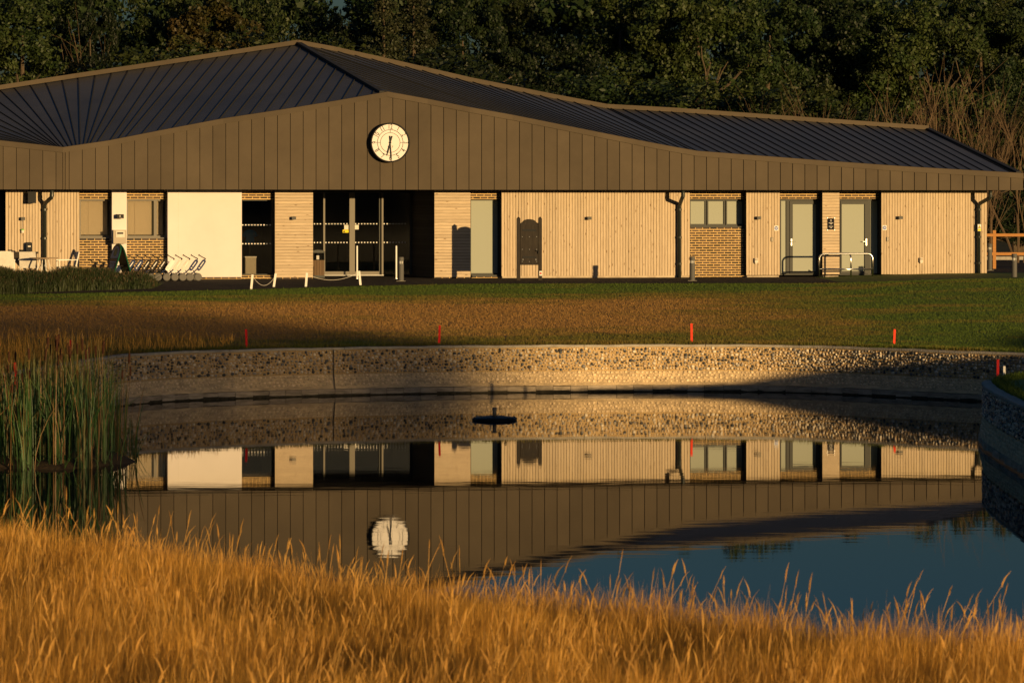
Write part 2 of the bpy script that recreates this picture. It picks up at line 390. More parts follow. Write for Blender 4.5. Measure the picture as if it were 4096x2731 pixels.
M['soil'] = mat('dry soil and thatch', (.10, .07, .035), .95, col2=(.05, .036, .022), scale=1.5, bump=.5, bscale=12)
tag(link('near_bank', np_mesh('near_bank', np.column_stack([BX.ravel(), BY.ravel(), bank_z(BX, BY).ravel()]), [q]), 'soil', smooth=True), kind='structure')

# ground beyond the lawn, out to the horizon; and under everything
M['field'] = mat('rough ground', (.05, .055, .02), .95, col2=(.08, .07, .03), scale=.15)
mb = MB().add([(-1500, 96, 1.70), (1500, 96, 1.70), (1500, 2500, 1.70), (-1500, 2500, 1.70)], [(0, 1, 2, 3)]); tag(mb.build('ground', 'field'), kind='structure')
mb = MB().add([(-1500, 60, -.95), (1500, 60, -.95), (1500, 2500, -.95), (-1500, 2500, -.95)], [(0, 1, 2, 3)]); tag(mb.build('subsoil_terrain', 'soil'), kind='structure')
# tarmac path in front of the clubhouse
pp = [(-60, 84), (-16, 87.3), (-12, 88.2), (-7, 90), (-4, 91.6), (-1, 92.7), (3, 93.1), (9, 93.4), (14, 94.2), (24, 96.5), (60, 100)]
pv = []; pf = []
for i, (x, y) in enumerate(pp): pv += [(x, y, float(max(lawn_z(x, y), 0)) + .002), (x, y + 1.6, GZ + .004), (x, 112 + .2 * x, GZ + .004)]
for i in range(len(pp) - 1):
    a = 3 * i; pf += [(a, a + 3, a + 4, a + 1), (a + 1, a + 4, a + 5, a + 2)]
tag(MB().add(pv, pf).build('path', 'tarmac'), kind='structure')
tag(MB().add([(14, 116, 1.74), (60, 116, 1.74), (60, 137, 1.74), (14, 137, 1.74)], [(0, 1, 2, 3)]).build('car_park', 'tarmac'), kind='structure')
tag(MB().box(14, 60, 137, 137.3, 1.7, 1.88).build('kerb', 'concrete'), kind='structure')

# ---------------------------------------------------------------- water
m = bpy.data.materials.new('pond water'); m.use_nodes = True; n = m.node_tree.nodes; l = m.node_tree.links; b = n['Principled BSDF']
b.inputs['Base Color'].default_value = (.006, .010, .011, 1); b.inputs['Roughness'].default_value = .015; b.inputs['IOR'].default_value = 1.33; b.inputs['Specular IOR Level'].default_value = .5
tc = n.new('ShaderNodeTexCoord'); mp = n.new('ShaderNodeMapping'); mp.inputs['Scale'].default_value = (.5, 2.6, 1); l.new(tc.outputs['Object'], mp.inputs[0])
ns = n.new('ShaderNodeTexNoise'); ns.inputs['Scale'].default_value = 1.3; ns.inputs['Detail'].default_value = 2; l.new(mp.outputs[0], ns.inputs[0])
bp = n.new('ShaderNodeBump'); bp.inputs['Strength'].default_value = .009; bp.inputs['Distance'].default_value = .05; l.new(ns.outputs['Fac'], bp.inputs['Height']); l.new(bp.outputs[0], b.inputs['Normal'])
M['water'] = m
tag(MB().add([(-60, 24, 0), (32, 24, 0), (32, 73, 0), (-60, 73, 0)], [(0, 1, 2, 3)]).build('water', 'water'), kind='structure')

# ---------------------------------------------------------------- flint pond wall
pw = tag(empty('pond_wall', (1.3, 70.5, 0)), 'curved flint retaining wall with pale stained foot around the pond', 'wall')
pinv = Matrix.Translation(pw.location).inverted()
def rel(p): return (p[0] - 1.3, p[1] - 70.5, p[2])
U0, U1 = seg[2 * 8], seg[-1] - 12
us = np.arange(U0, U1, .22)
def strip(name, m, prof, smooth=False, us=us):
    v = []; f = []
    for u in us:
        p, d, nn = wall_at(u)
        for off, z in prof: v.append(rel((p.x + nn.x * off, p.y + nn.y * off, z)))
    k = len(prof)
    for i in range(len(us) - 1):
        for j in range(k - 1): f.append((i * k + j, (i + 1) * k + j, (i + 1) * k + j + 1, i * k + j + 1))
    return MB().add(v, f).build(name, m, pw, smooth)
strip('mortar_face', 'flintmortar', [(-.1, .95), (.0, .95), (.0, .44)])
strip('stained_foot', 'lime', [(.0, .44), (.012, .40), (.03, .30), (.055, .2), (.075, .145), (.02, .14)])
strip('algae_line', 'algae', [(.05, .14), (.096, .022), (.098, -.3)])
# coping lengths
u = U0
while u < U1 - .1:
    e = min(u + 2.6, U1); uu = np.linspace(u + .006, e - .006, 12); v = []; f = []
    for a in uu:
        p, d, nn = wall_at(a)
        wz = .004 * sin(a * 3.1) + .003 * sin(a * 7.7)
        for off, z in ((-.16, 1.0), (.022, 1.0), (.03, .99), (.028, .95), (-.1, .949)): v.append(rel((p.x + nn.x * off, p.y + nn.y * off, z + wz)))
    for i in range(11):
        for j in range(4): f.append((i * 5 + j, (i + 1) * 5 + j, (i + 1) * 5 + j + 1, i * 5 + j + 1))
    f += [(0, 1, 2, 3, 4), (55, 56, 57, 58, 59)]
    MB().add(v, f).build('coping_stone', 'concrete', pw); u = e
# foot blocks
u = U0; k = 0
while u < U1 - .1:
    ln = rnd.choice([.37, .37, .41, .62, .37]); e = u + ln; p1, d1, n1 = wall_at(u + .004); p2, d2, n2 = wall_at(e - .004); v = []
    off = .085 + rnd.uniform(-.006, .006); zt = .135 + rnd.uniform(-.006, .008)
    for p, nn in ((p1, n1), (p2, n2)):
        for o_, z in ((off - .1, zt), (off - .006, zt), (off, zt - .006), (off + .006, .016 + rnd.uniform(0, .012))): v.append(rel((p.x + nn.x * o_, p.y + nn.y * o_, z)))
    MB().add(v, [(0, 4, 5, 1), (1, 5, 6, 2), (2, 6, 7, 3), (0, 1, 2, 3), (7, 6, 5, 4)]).build('foot_block', 'block', pw); u = e
# an expansion joint
for px_ in (1335,):
    best = min(np.arange(U0, U1, .05), key=lambda a: abs(CX + F * wall_at(a)[0].x / wall_at(a)[0].y - px_) if wall_at(a)[0].y > 66 else 1e9)
    p, d, nn = wall_at(best); mbj = MB()
    v = []
    for z, o_ in ((.95, .035), (.44, .035), (.14, .112)):
        for sgn in (-1, 1): v.append(rel((p.x + nn.x * o_ + d.x * .009 * sgn, p.y + nn.y * o_ + d.y * .009 * sgn, z)))
    mbj.add(v, [(0, 1, 3, 2), (2, 3, 5, 4)]).build('expansion_joint', 'black', pw)
# flints
def cobble(seed):
    bm = bmesh.new(); bmesh.ops.create_icosphere(bm, subdivisions=1, radius=1); rr = random.Random(seed)
    a = [Vector((rr.gauss(0, 1), rr.gauss(0, 1), rr.gauss(0, 1))).normalized() for _ in range(5)]; am = [rr.uniform(-.25, .3) for _ in range(5)]
    for v in bm.verts:
        q_ = 1 + sum(k_ * max(0, v.co.normalized().dot(d_)) ** 2 for k_, d_ in zip(am, a)); v.co *= q_
    me = bpy.data.meshes.new('flint'); bm.to_mesh(me); bm.free(); return me
cob = [cobble(i) for i in range(10)]
cobV = [np.array([v.co[:] for v in c.vertices]) for c in cob]; cobF = np.array([p.vertices[:] for p in cob[0].polygons])
for c in cob:
    c.polygons.foreach_set('use_smooth', [True] * len(c.polygons)); c.materials.append(M['flint'])
stones = []
row = 0
z = .905
while z > .46:
    u = U0 + rnd.uniform(0, .07)
    while u < U1:
        sz = rnd.choice([.018, .021, .024, .027, .030, .034, .039]); u += sz * 1.15 + .003
        stones.append((u, z + rnd.uniform(-.016, .016), sz, rnd.uniform(.018, .032), 0)); u += sz * 1.15 + rnd.choice([.003, .006, .012, .02])
    z -= .059
z = .41
while z > .17:
    u = U0 + rnd.uniform(0, .07)
    while u < U1:
        sz = rnd.uniform(.022, .036); u += sz * 1.3
        stones.append((u, z + rnd.uniform(-.012, .012), sz, .012, 1)); u += sz * 1.3 + rnd.uniform(.005, .05)
    z -= .06
cand = []
for i, (u, z, sz, pr, kind) in enumerate(stones):
    p, d, nn = wall_at(u)
    px_ = CX + F * p.x / p.y
    vis = kind == 0 and px_ < 4110 and p.y < 57.5 and p.x > 7 and nn.x * -p.x + nn.y * -p.y > 0
    cand.append((-(sz / p.y) if vis else 1, i))
pick = set(i for q_, i in sorted(cand)[:290] if q_ < 0)
if len(pick) < 290:       # fill up with the largest ones of the sunlit stretch
    more = sorted(((-(stones[i][2]), i) for i in range(len(stones)) if i not in pick and stones[i][4] == 0 and 1.0 < wall_at(stones[i][0])[0].x < 8 and wall_at(stones[i][0])[0].y > 66))
    pick |= set(i for _, i in more[:290 - len(pick)])
V0 = [[], []]; F0 = [[], []]; cnt = [0, 0]
for i, (u, z, sz, pr, kind) in enumerate(stones):
    p, d, nn = wall_at(u); off = 0.004 if kind == 0 else float(np.interp(z, [.145, .2, .3, .4], [.075, .055, .03, .012]))
    ci = rnd.randrange(10); ry = rnd.uniform(0, 6.28); sx, sz_ = sz * rnd.uniform(.9, 1.35), sz * rnd.uniform(.75, 1.1)
    ctr = rel((p.x + nn.x * off, p.y + nn.y * off, z)); ang = math.atan2(d.y, d.x)
    if i in pick:
        o = bpy.data.objects.new('flint', cob[ci]); C.objects.link(o); o.parent = pw; o.location = ctr; o.rotation_euler = (0, ry if False else 0, ang); o.scale = (sx, pr, sz_)
    else:
        v = cobV[ci].copy(); cr_, sr_ = cos(ry), sin(ry)
        v = np.column_stack([v[:, 0] * cr_ - v[:, 2] * sr_, v[:, 1], v[:, 0] * sr_ + v[:, 2] * cr_]) * (sx, pr, sz_)
        wv = np.column_stack([v[:, 0] * d.x + v[:, 1] * nn.x, v[:, 0] * d.y + v[:, 1] * nn.y, v[:, 2]]) + ctr
        V0[kind].append(wv); F0[kind].append(cobF + cnt[kind]); cnt[kind] += len(wv)
for kind, (nm, mm) in enumerate((('flints', 'flints'), ('coated_flints', 'limestones'))):
    tag(link(nm, np_mesh(nm, np.concatenate(V0[kind]), [np.concatenate(F0[kind])]), mm, pw, True), kind='stuff')

# ---------------------------------------------------------------- clubhouse
club = tag(empty('clubhouse', (0, D0, 0), TH), 'long single storey clubhouse with bronze fascia, dark folded roof and pale timber walls', 'building')
ZT = 4.46                                   # head of the walls, under the soffit
def sub(name, mb, m, parent=club, smooth=False): return mb.build(name, m, parent, smooth)
def board_bay(px0, px1, zb, vertical, t0=0.0, pitch=.0865):
    s0, s1 = S(px0), S(px1)
    w_ = sub('timber_wall', MB().box(s0 + .002, s1 - .002, .024, .62, zb + .01, ZT), 'dark')
    if vertical:
        k = max(1, round((s1 - s0) / pitch)); p_ = (s1 - s0) / k
        me = MB().box(-p_ / 2 + .006, p_ / 2 - .006, 0, .022, zb, ZT - .004).mesh('board'); me.materials.append(M['board_v'])
        for i in range(k):
            o = link('board', me, None, w_); o.location = (s0 + (i + .5) * p_, rnd.uniform(-.003, .003), rnd.uniform(-.003, .003))
    else:
        k = round((ZT - zb) / .0915); p_ = (ZT - zb) / k
        me = MB().prism([(s0, -p_ / 2 + .004), (s1, -p_ / 2 + .004), (s1, p_ / 2 - .004), (s0, p_ / 2 - .004)], 0, .022).mesh('board')
        me.materials.append(M['board_h'])
        for i in range(k):
            o = link('board', me, None, w_); o.location = (0, rnd.uniform(-.002, .003), zb + (i + .5) * p_)
    return w_
brick_me = MB().box(-.103, .103, 0, .06, -.0265, .0265).mesh('brick'); brick_me.materials.append(M['brick'])
bhalf_me = MB().box(-.049, .049, 0, .06, -.0265, .0265).mesh('brick'); bhalf_me.materials.append(M['brick'])
nbrick = [0]
def brick_area(s0, s1, z0, z1, t=.25, single=True, parent=None):
    pa = sub('brick_panel', MB().box(s0, s1, t + .007, .62, z0, z1), 'mortar', parent or club)
    stuff = MB(); row = 0; z = z1 - .0375
    while z - .0315 > z0 - .001:
        x = s0 - (.1125 if row % 2 else 0)
        while x < s1 - .02:
            a, b_ = max(x, s0) + .010, min(x + .225, s1) - .010
            if b_ - a > .03:
                full = (b_ - a) > .19
                half = abs((b_ - a) - .1) < .02
                dt = rnd.uniform(-.003, .003)
                if single and nbrick[0] < 300:
                    if full or half: o = link('brick', brick_me if full else bhalf_me, None, pa); o.location = ((a + b_) / 2, t + dt, z); o.scale = ((b_ - a) / (.206 if full else .098), 1, 1)
                    else: MB().box(a, b_, t + dt, t + .06, z - .0265, z + .0265).build('brick', 'brick', pa)
                    nbrick[0] += 1
                else: stuff.box(a, b_, t + dt, t + .06, z - .0265, z + .0265)
            x += .225
        z -= .075; row += 1
    if stuff.v: tag(sub('bricks', stuff, 'bricks', pa), kind='stuff')
    return pa
PLZ = 1.60
# solid bays
board_bay(22, 318, Zp(1106, 170), True)
board_bay(1100, 1252, Zp(1110, 1180), False)
board_bay(1738, 1882, Zp(1109, 1800), False)
board_bay(2006, 2760, Zp(1103, 2400), True)
board_bay(2985, 3120, Zp(1100.5, 3050), True)
board_bay(3290, 3358, Zp(1098, 3320), False)
board_bay(3525, 3948, Zp(1096.5, 3750), True)
# rendered bays
for a, b_ in ((448, 507), (671, 967)):
    z0 = Zp(1109, a) if a > 600 else 1.70
    sub('rendered_wall', MB().box(S(a), S(b_), 0, .62, z0, ZT), 'render')
sub('render_joint', MB().box(S(713), S(713) + .008, -.0015, .01, Zp(1108, 713), ZT - .01), 'offwhite')
# plinth under the boards and render
for a, b_, m_ in ((22, 318, 'plinth'), (2006, 2760, 'plinth'), (2985, 3120, 'plinth'), (3290, 3358, 'plinth'), (3525, 3948, 'plinth')):
    sub('plinth', MB().box(S(a) + .03, S(b_) - .03, .02, .6, PLZ, Zp(1106, a) + .02), m_)
for a, b_ in ((671, 967), (1100, 1252), (1738, 1882)):
    brick_area(S(a) + .01, S(b_) - .01, PLZ, Zp(1110, a) + .02, .03, False)
# brick panels under the windows come first so that they are single bricks
WB = Zp(910, 2860); 
brick_area(S(2760) + .002, S(2978, .25), PLZ, Zp(908, 2860, .25))
brick_area(S(507) + .002, S(671) - .002, PLZ, Zp(953, 590, .25))
brick_area(S(318) + .002, S(448) - .002, PLZ, Zp(953, 380, .25))
# lintels
for a, b_, yb in ((2760, 2985, 796), (507, 671, 796), (318, 448, 796), (967, 1100, 798), (1882, 2006, 797), (3120, 3290, 796), (3358, 3525, 796)):
    brick_area(S(a) + .002, S(b_) - .002, Zp(yb, a, .25), ZT, .25, False)
for a, b_ in ((967, 1100), (1882, 2006)):
    brick_area(S(a) + .002, S(b_) - .002, PLZ, Zp(1102, a, .25), .25, False)

TG = .44
def rect(pxa, pxb, pya, pyb, t=TG):
    """s0,s1,z0,z1 of a pixel rectangle lying in the plane t"""
    return S(pxa, t), S(pxb, t), Zp(pyb, (pxa + pxb) / 2, t), Zp(pya, (pxa + pxb) / 2, t)
def frame_mb(s0, s1, z0, z1, wd, t0, t1, wt=None, wbm=None):
    wt = wt or wd; wbm = wbm or wd; mb = MB()
    mb.box(s0, s0 + wd, t0, t1, z0, z1).box(s1 - wd, s1, t0, t1, z0, z1)
    mb.box(s0 + wd, s1 - wd, t0 + .002, t1 - .002, z1 - wt, z1).box(s0 + wd, s1 - wd, t0 + .002, t1 - .002, z0, z0 + wbm); return mb
def pane(parent, s0, s1, z0, z1, m, t=TG, name='pane'): return MB().box(s0, s1, t + .02, t + .032, z0, z1).build(name, m, parent)
# high window of three frosted panes
s0, s1, z0, z1 = rect(2757, 2975, 798, 905)
wn = sub('window', frame_mb(s0, s1, z0, z1, .035, TG - .03, TG + .06), 'frame')
for a, b_ in ((2761, 2820), (2833, 2895), (2908, 2969)):
    p0, p1, q0, q1 = rect(a, b_, 804, 896)
    frame_mb(p0 - .04, p1 + .035, q0 - .04, q1 + .03, .04, TG - .015, TG + .05).build('sash', 'frame', wn); pane(wn, p0 - .01, p1 + .01, q0 - .01, q1 + .01, 'frost')
MB().box(s0, s1 + .03, .235, TG, z0 - .035, z0 - .002).build('sill', 'frame', wn)
# tall frosted window
s0, s1, z0, z1 = rect(1880, 1994, 797, 1099)
wn = sub('window', frame_mb(s0, s1, z0, z1, .03, TG - .02, TG + .06, .04, .05), 'frame'); pane(wn, s0 + .02, s1 - .02, z0 + .03, z1 - .03, 'frost')
MB().box(s0, s1 + .04, .24, TG, z0 - .05, z0 - .003).build('sill', 'frame', wn)
# doors with sidelights
def door(px_leaf, px_glass, px_side, py0, py1, handle_left, hinge):
    s0, s1, z0, z1 = rect(min(px_leaf[0], px_side[0]) - 3, max(px_leaf[1], px_side[1]) + 3, 797, 1100)
    d_ = sub('door', frame_mb(s0, s1, z0, z1, .03, TG - .02, TG + .06, .05, .03), 'frame')
    l0, l1, _, _ = rect(px_leaf[0], px_leaf[1], 0, 1); g0, g1, q0, q1 = rect(px_glass[0], px_glass[1], 817, 1084)
    lf = MB().box(l0, g0, TG - .04, TG + .04, z0 + .04, z1 - .055).box(g1, l1, TG - .04, TG + .04, z0 + .04, z1 - .055)
    lf.box(g0, g1, TG - .038, TG + .038, q1, z1 - .055).box(g0, g1, TG - .038, TG + .038, z0 + .04, q0)
    lf.build('leaf', 'frame', d_); pane(d_, g0, g1, q0, q1, 'frost', TG - .02)
    a0, a1, b0, b1 = rect(px_side[0], px_side[1], 804, 1090); pane(d_, a0, a1, b0 - .02, b1 + .02, 'frost', TG, 'sidelight')
    mid0, mid1 = (a1, l0) if a0 < l0 else (l1, a0)
    MB().box(mid0 - .004, mid1 + .004, TG - .018, TG + .058, z0 + .03, z1 - .05).build('mullion', 'frame', d_)
    hx = S(3164.5, TG) if handle_left else S(3464, TG); hz = Zp(967, 3164, TG); sg = 1 if handle_left else -1
    MB().box(hx - .018, hx + .018, TG - .05, TG - .04, hz - .12, hz + .09).tube([(hx, TG - .05, hz), (hx, TG - .095, hz), (hx + sg * .13, TG - .095, hz)], .012, 8).build('handle', 'steel', d_)
    if hinge:
        for py in (827, 942): zz = Zp(py, 3277, TG); MB().tube([(S(3277.5, TG), TG - .05, zz - .09), (S(3277.5, TG), TG - .05, zz + .09)], .014, 8).build('hinge', 'steel', d_)
    return d_
door((3158, 3277), (3170, 3263), (3123, 3145), 0, 0, True, True)
door((3362, 3472), (3366, 3458), (3481, 3512), 0, 0, False, False)
# windows with blinds
def blind_window(pxs, pya, pyb, panes):
    s0, s1, z0, z1 = rect(pxs[0], pxs[1], pya, pyb)
    wn = sub('window', frame_mb(s0, s1, z0, z1, .05, TG - .02, TG + .06), 'framel')
    for a, b_ in panes:
        p0, p1, q0, q1 = rect(a, b_, pya + 8, pyb - 8)
        pane(wn, p0 - .01, p1 + .01, q0 - .02, q1 + .02, 'glass'); bl = MB(); zz = q0 + .02
        while zz < q1: bl.add([(p0, TG + .10, zz), (p1 - .06, TG + .10, zz), (p1 - .06, TG + .115, zz + .042), (p0, TG + .115, zz + .042)], [(0, 1, 2, 3)]); zz += .036
        bl.tube([(p0 + .3 * (p1 - p0), TG + .095, q0), (p0 + .3 * (p1 - p0), TG + .095, q1)], .004, 4)
        bl.build('blind', 'blind', wn)
    for i in range(len(panes) - 1): MB().box(S(panes[i][1], TG), S(panes[i + 1][0], TG), TG - .018, TG + .058, z0 + .05, z1 - .05).build('mullion', 'framel', wn)
    MB().box(s0, s1, .22, TG, z0 - .03, z0 - .002).build('sill', 'framel', wn)
blind_window((316, 446), 797, 950, [(318, 438)])
blind_window((505, 669), 797, 950, [(508, 615), (627, 660)])
# clear glazing left of the entrance and the entrance screen
def dots(parent, pts, t, r=.021):
    mb = MB()
    for s_, z_ in pts: mb.add([(s_ + r * cos(a * pi / 5), t, z_ + r * sin(a * pi / 5)) for a in range(10)], [tuple(range(10))])
    tag(mb.build('manifestation_dots', 'white', parent), kind='stuff')
s0, s1, z0, z1 = rect(964, 1090, 799, 1100)
wn = sub('window', frame_mb(s0, s1, z0, z1, .03, TG - .02, TG + .06), 'frame'); pane(wn, s0 + .02, s1 - .02, z0 + .02, z1 - .02, 'glass')
dots(wn, [(S(971 + 12.2 * i, TG), Zp(y, 1030, TG)) for i in range(10) for y in (900, 975)], TG + .016)
TE = 2.3                                           # the entrance doors stand back in a porch
en = sub('entrance_screen', MB().box(S(1240, TE), S(1665, TE), TE - .03, TE + .07, Zp(770, 1450, TE) - .02, Zp(745, 1450, TE)), 'frame')
eb, et = Zp(1100, 1450, TE), Zp(771, 1450, TE)
for a, b_, m_ in ((1293, 1300, 'framel'), (1397.5, 1419, 'framel'), (1516, 1520, 'frame'), (1526, 1533, 'framel'), (1640, 1648, 'frame')):
    MB().box(S(a, TE), S(b_, TE), TE - .04, TE + .06, eb, et).build('mullion', m_, en)
for a, b_ in ((1240, 1293), (1300, 1398), (1419, 1516), (1533, 1640)):
    pn = pane(en, S(a, TE), S(b_, TE), eb + .02, et, 'glass', TE)
    k = max(2, int((b_ - a) / 12)); x0 = a + 4
    if a == 1240: x0, k = 1258, 3
    dots(pn, [(S(x0 + 12 * i, TE), Zp(y, 1450, TE)) for i in range(k) for y in ((895.5, 970))], TE + .016, .02)
for a, b_ in ((1300, 1398), (1419, 1516)):
    MB().box(S(a, TE), S(b_, TE), TE - .035, TE + .055, eb, eb + .11).build('bottom_rail', 'framel', en)
MB().box(S(1290, TE), S(1533, TE), TE - .12, TE - .05, eb - .02, eb + .006).build('threshold', 'steel', en)
# notices stuck on the doors
for a, b_, ya, yb, m_ in ((1377, 1394, 900, 918, 'offwhite'), (1371, 1395, 919, 931, 'yellow'), (1418.5, 1435, 900, 918, 'offwhite')):
    s0, s1, z0, z1 = rect(a, b_, ya, yb, TE); nn_ = MB().box(s0, s1, TE + .012, TE + .018, z0, z1).build('door_notice', m_, en)
    if m_ == 'yellow':
        MB().add([(s0 + .01, TE + .009, z0 + .012), (s0 + .075, TE + .009, z0 + .012), (s0 + .042, TE + .009, z1 - .012)], [(0, 1, 2)]).build('warning_triangle', 'black', en)
# porch side wall: slanting, clad in level boards, its shade painted into their dark colour
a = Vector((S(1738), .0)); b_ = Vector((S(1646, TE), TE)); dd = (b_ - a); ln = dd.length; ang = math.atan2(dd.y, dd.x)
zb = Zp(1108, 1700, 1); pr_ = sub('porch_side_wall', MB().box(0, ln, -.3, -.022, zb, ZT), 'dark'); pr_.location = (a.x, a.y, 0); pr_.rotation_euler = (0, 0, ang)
M['board_dark'] = mat('board darkened for shade', (.05, .045, .042), .8, obj_rand=.2)
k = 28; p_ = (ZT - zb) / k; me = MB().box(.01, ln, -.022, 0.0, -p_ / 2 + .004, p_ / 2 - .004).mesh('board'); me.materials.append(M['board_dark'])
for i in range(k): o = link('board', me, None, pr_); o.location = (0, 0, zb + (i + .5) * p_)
sub('porch_side_return', MB().box(S(1252) - .01, S(1252), .62, TE, PLZ, ZT), 'dark')
sub('porch_ceiling', MB().box(S(1250), S(1740), .0, TE + .05, ZT, ZT + .05), 'dark')
# rooms behind the glass
for a, b_, tt in ((960, 1105, .62), (1236, 1652, TE + .1)):
    s0, s1 = S(a, tt), S(b_, tt); mb = MB(); e = tt + 5
    v = [(s0, tt, 1.72), (s1, tt, 1.72), (s1, e, 1.72), (s0, e, 1.72), (s0, tt, ZT), (s1, tt, ZT), (s1, e, ZT), (s0, e, ZT)]
    sub('room', mb.add(v, [(0, 1, 2, 3), (4, 7, 6, 5), (0, 3, 7, 4), (1, 5, 6, 2), (3, 2, 6, 7)]), 'interior')
sub('room', MB().box(S(310), S(680), .75, .8, PLZ, ZT), 'interior')
sub('end_wall', MB().box(S(3948) - .6, S(3948) - .01, .63, 12, PLZ, ZT), 'dark')
sub('left_glazing', MB().box(S(-200), S(20), .45, .5, PLZ, ZT), 'black')
sub('back_wall', MB().box(S(-400), S(3948), 12, 12.3, PLZ, ZT), 'dark')

# fascia: upright zinc trays under a coping
TF = -1.1
ftab = [(-420, 530), (0, 561), (252, 588), (430, 562), (655, 518), (893, 473), (1131, 437), (1345, 402), (1550, 366), (1710, 395), (1880, 428.6), (2050, 459), (2220, 493), (2390, 527), (2560, 561), (2697, 587), (2789, 603), (3284, 641), (3620, 665), (4096, 692)]
def ftop(px): return float(np.interp(px, [a for a, _ in ftab], [b for _, b in ftab]))
fs_px = [a for a, _ in ftab]
def fz(s, t=TF):
    # exact pixel inverse of S for the plane t
    px = CX + F * (s * ct - t * st_) / dep(s, t); return H - (ftop(px) - HY) * dep(s, t) / F
FB = H + (HY - 759.5) * 98.9 / F
pit = S(1571, TF) - S(1520, TF); sA = S(1520, TF); sE = S(4093, TF)
fa = sub('fascia', MB().box(S(-420, TF), sE - .01, TF + .016, TF + .10, FB + .01, FB + .2), 'dark')
edges = [sA + k * pit for k in range(-60, 80)]; edges = [e for e in edges if S(-420, TF) < e < sE - .05] + [sE]
sV = S(256, TF)
edges = [e for e in edges if abs(e - sV) > .12] + [sV - .035, sV + .035]; edges.sort()
bk = MB()
for a, b_ in zip(edges[:-1], edges[1:]):
    g = .007; kp = [a + g, b_ - g]; pk = S(1550, TF)
    top = [(x, fz(x) - .155) for x in kp]
    if a < pk < b_: top.insert(1, (pk, fz(pk) - .155))
    MB().prism([(a + g, FB), (b_ - g, FB)] + [(x, z_) for x, z_ in reversed(top)], TF, TF + .012).box(a + g, a + g + .012, TF - .028, TF, FB, fz(a + g + .006) - .16).build('fascia_panel', 'fascia', fa)
    bk.prism([(a, FB + .01), (b_, FB + .01)] + [(b_, fz(b_) - .1), (a, fz(a) - .1)], TF + .014, TF + .05)
bk.build('backing', 'dark', fa)
# coping in lengths
cs = [S(px, TF) for px in fs_px[:-1]] + [sE]
for a, b_ in zip(cs[:-1], cs[1:]):
    v = []
    for x in (a, b_):
        zt = fz(x); v += [(x, TF - .034, zt - .165), (x, TF - .034, zt - .012), (x, TF + .006, zt), (x, TF + .2, zt - .01), (x, TF + .02, zt - .165)]
    MB().add(v, [(0, 5, 6, 1), (1, 6, 7, 2), (2, 7, 8, 3), (0, 4, 9, 5), (0, 1, 2, 3, 4), (9, 8, 7, 6, 5)]).build('coping', 'fascia', fa)
sub('soffit', MB().box(S(-420, TF), sE, TF + .02, .05, ZT, ZT + .04), 'dark')
# right end of the fascia, turning the corner
MB().add([(sE, TF, FB), (sE, 12, FB), (sE, 12, fz(sE)), (sE, TF, fz(sE))], [(0, 1, 2, 3)]).build('end_fascia', 'fascia', fa)

# roof: folded plates between the ridge and the fascia
TR = 6.5
rtab = [(-1400, 560), (-420, 418), (0, 357), (300, 311), (649, 259), (900, 221), (1190, 176), (1336, 203), (1540, 248), (1880, 326), (2220, 394), (2424, 432), (2700, 447), (3293, 489), (3709, 518)]
def ridge(px):
    y = float(np.interp(px, [a for a, _ in rtab], [b for _, b in rtab])); s_ = S(px, TR); return Vector((s_, TR, H - (y - HY) * dep(s_, TR) / F))
def eave(px):
    t = TF + .15; s_ = S(px, t); return Vector((s_, t, H - (ftop(px) + 3 - HY) * dep(s_, t) / F))
P_, Q_ = ridge(1190), eave(1528)
def hip(lam): return P_.lerp(Q_, lam)
roof = sub('roof', MB().box(S(-400), S(4040), 6.2, 6.4, 4.5, 4.6), 'dark')
L1 = [(-900, 20), (-800, 50), (-700, 80), (-600, 105), (-500, 130), (-420, 152), (-340, 168), (-260, 190), (-190, 208), (-120, 222), (-60, 232), (-5, 243), (54, 257), (119, 275), (183, 292), (250, 307), (315, 321), (384, 336), (451, 351), (518, 364), (589, 390), (649, 443), (707, 475), (765, 506), (823, 568), (881, 631), (939, 692), (997, 753), (1055, 815), (1113, 878), (1172, 940)]
seams = [(ridge(a), eave(b_)) for a, b_ in L1]
for i, lf_ in enumerate((1000, 1062, 1122, 1184, 1247, 1307, 1370, 1430, 1490)): seams.append((hip(.06 + .108 * i), eave(lf_)))
left_n = len(seams)
seams.append((Q_, Q_))
right = [(Q_, Q_)]
nh = 10
for i in range(nh): right.append((hip(.93 - .1 * i), eave(1610 + (2040 - 1610) * (i + .5) / nh)))
for i in range(19): right.append((ridge(1200 + 68 * i), eave(2060 + 39 * i)))
i = 0
while 2437 + 48.5 * i < 3690: right.append((ridge(2437 + 48.5 * i), eave(2790 + 0.985 * 48.5 * i))); i += 1
right.append((ridge(3700), eave(4048)))
def roof_panels(sm):
    for (a0, a1), (b0, b1) in zip(sm[:-1], sm[1:]):
        nseg = 6; v = []; f = []
        for k in range(nseg + 1):
            q_ = k / nseg; v += [a0.lerp(a1, q_), b0.lerp(b1, q_)]
        for k in range(nseg): f.append((2 * k, 2 * k + 1, 2 * k + 3, 2 * k + 2))
        if (a1 - a0).length < .01: f[0] = (0, 1, 3, 2)
        mbp = MB().add(v, f); o = mbp.build('roof_panel', 'roof', roof)
        if (b1 - b0).length > .1: MB().obox(b0 + Vector((0, 0, .012)), b1 + Vector((0, 0, .006)), .022, .034).build('standing_seam', 'roofrib', roof)
roof_panels(seams); roof_panels(right)
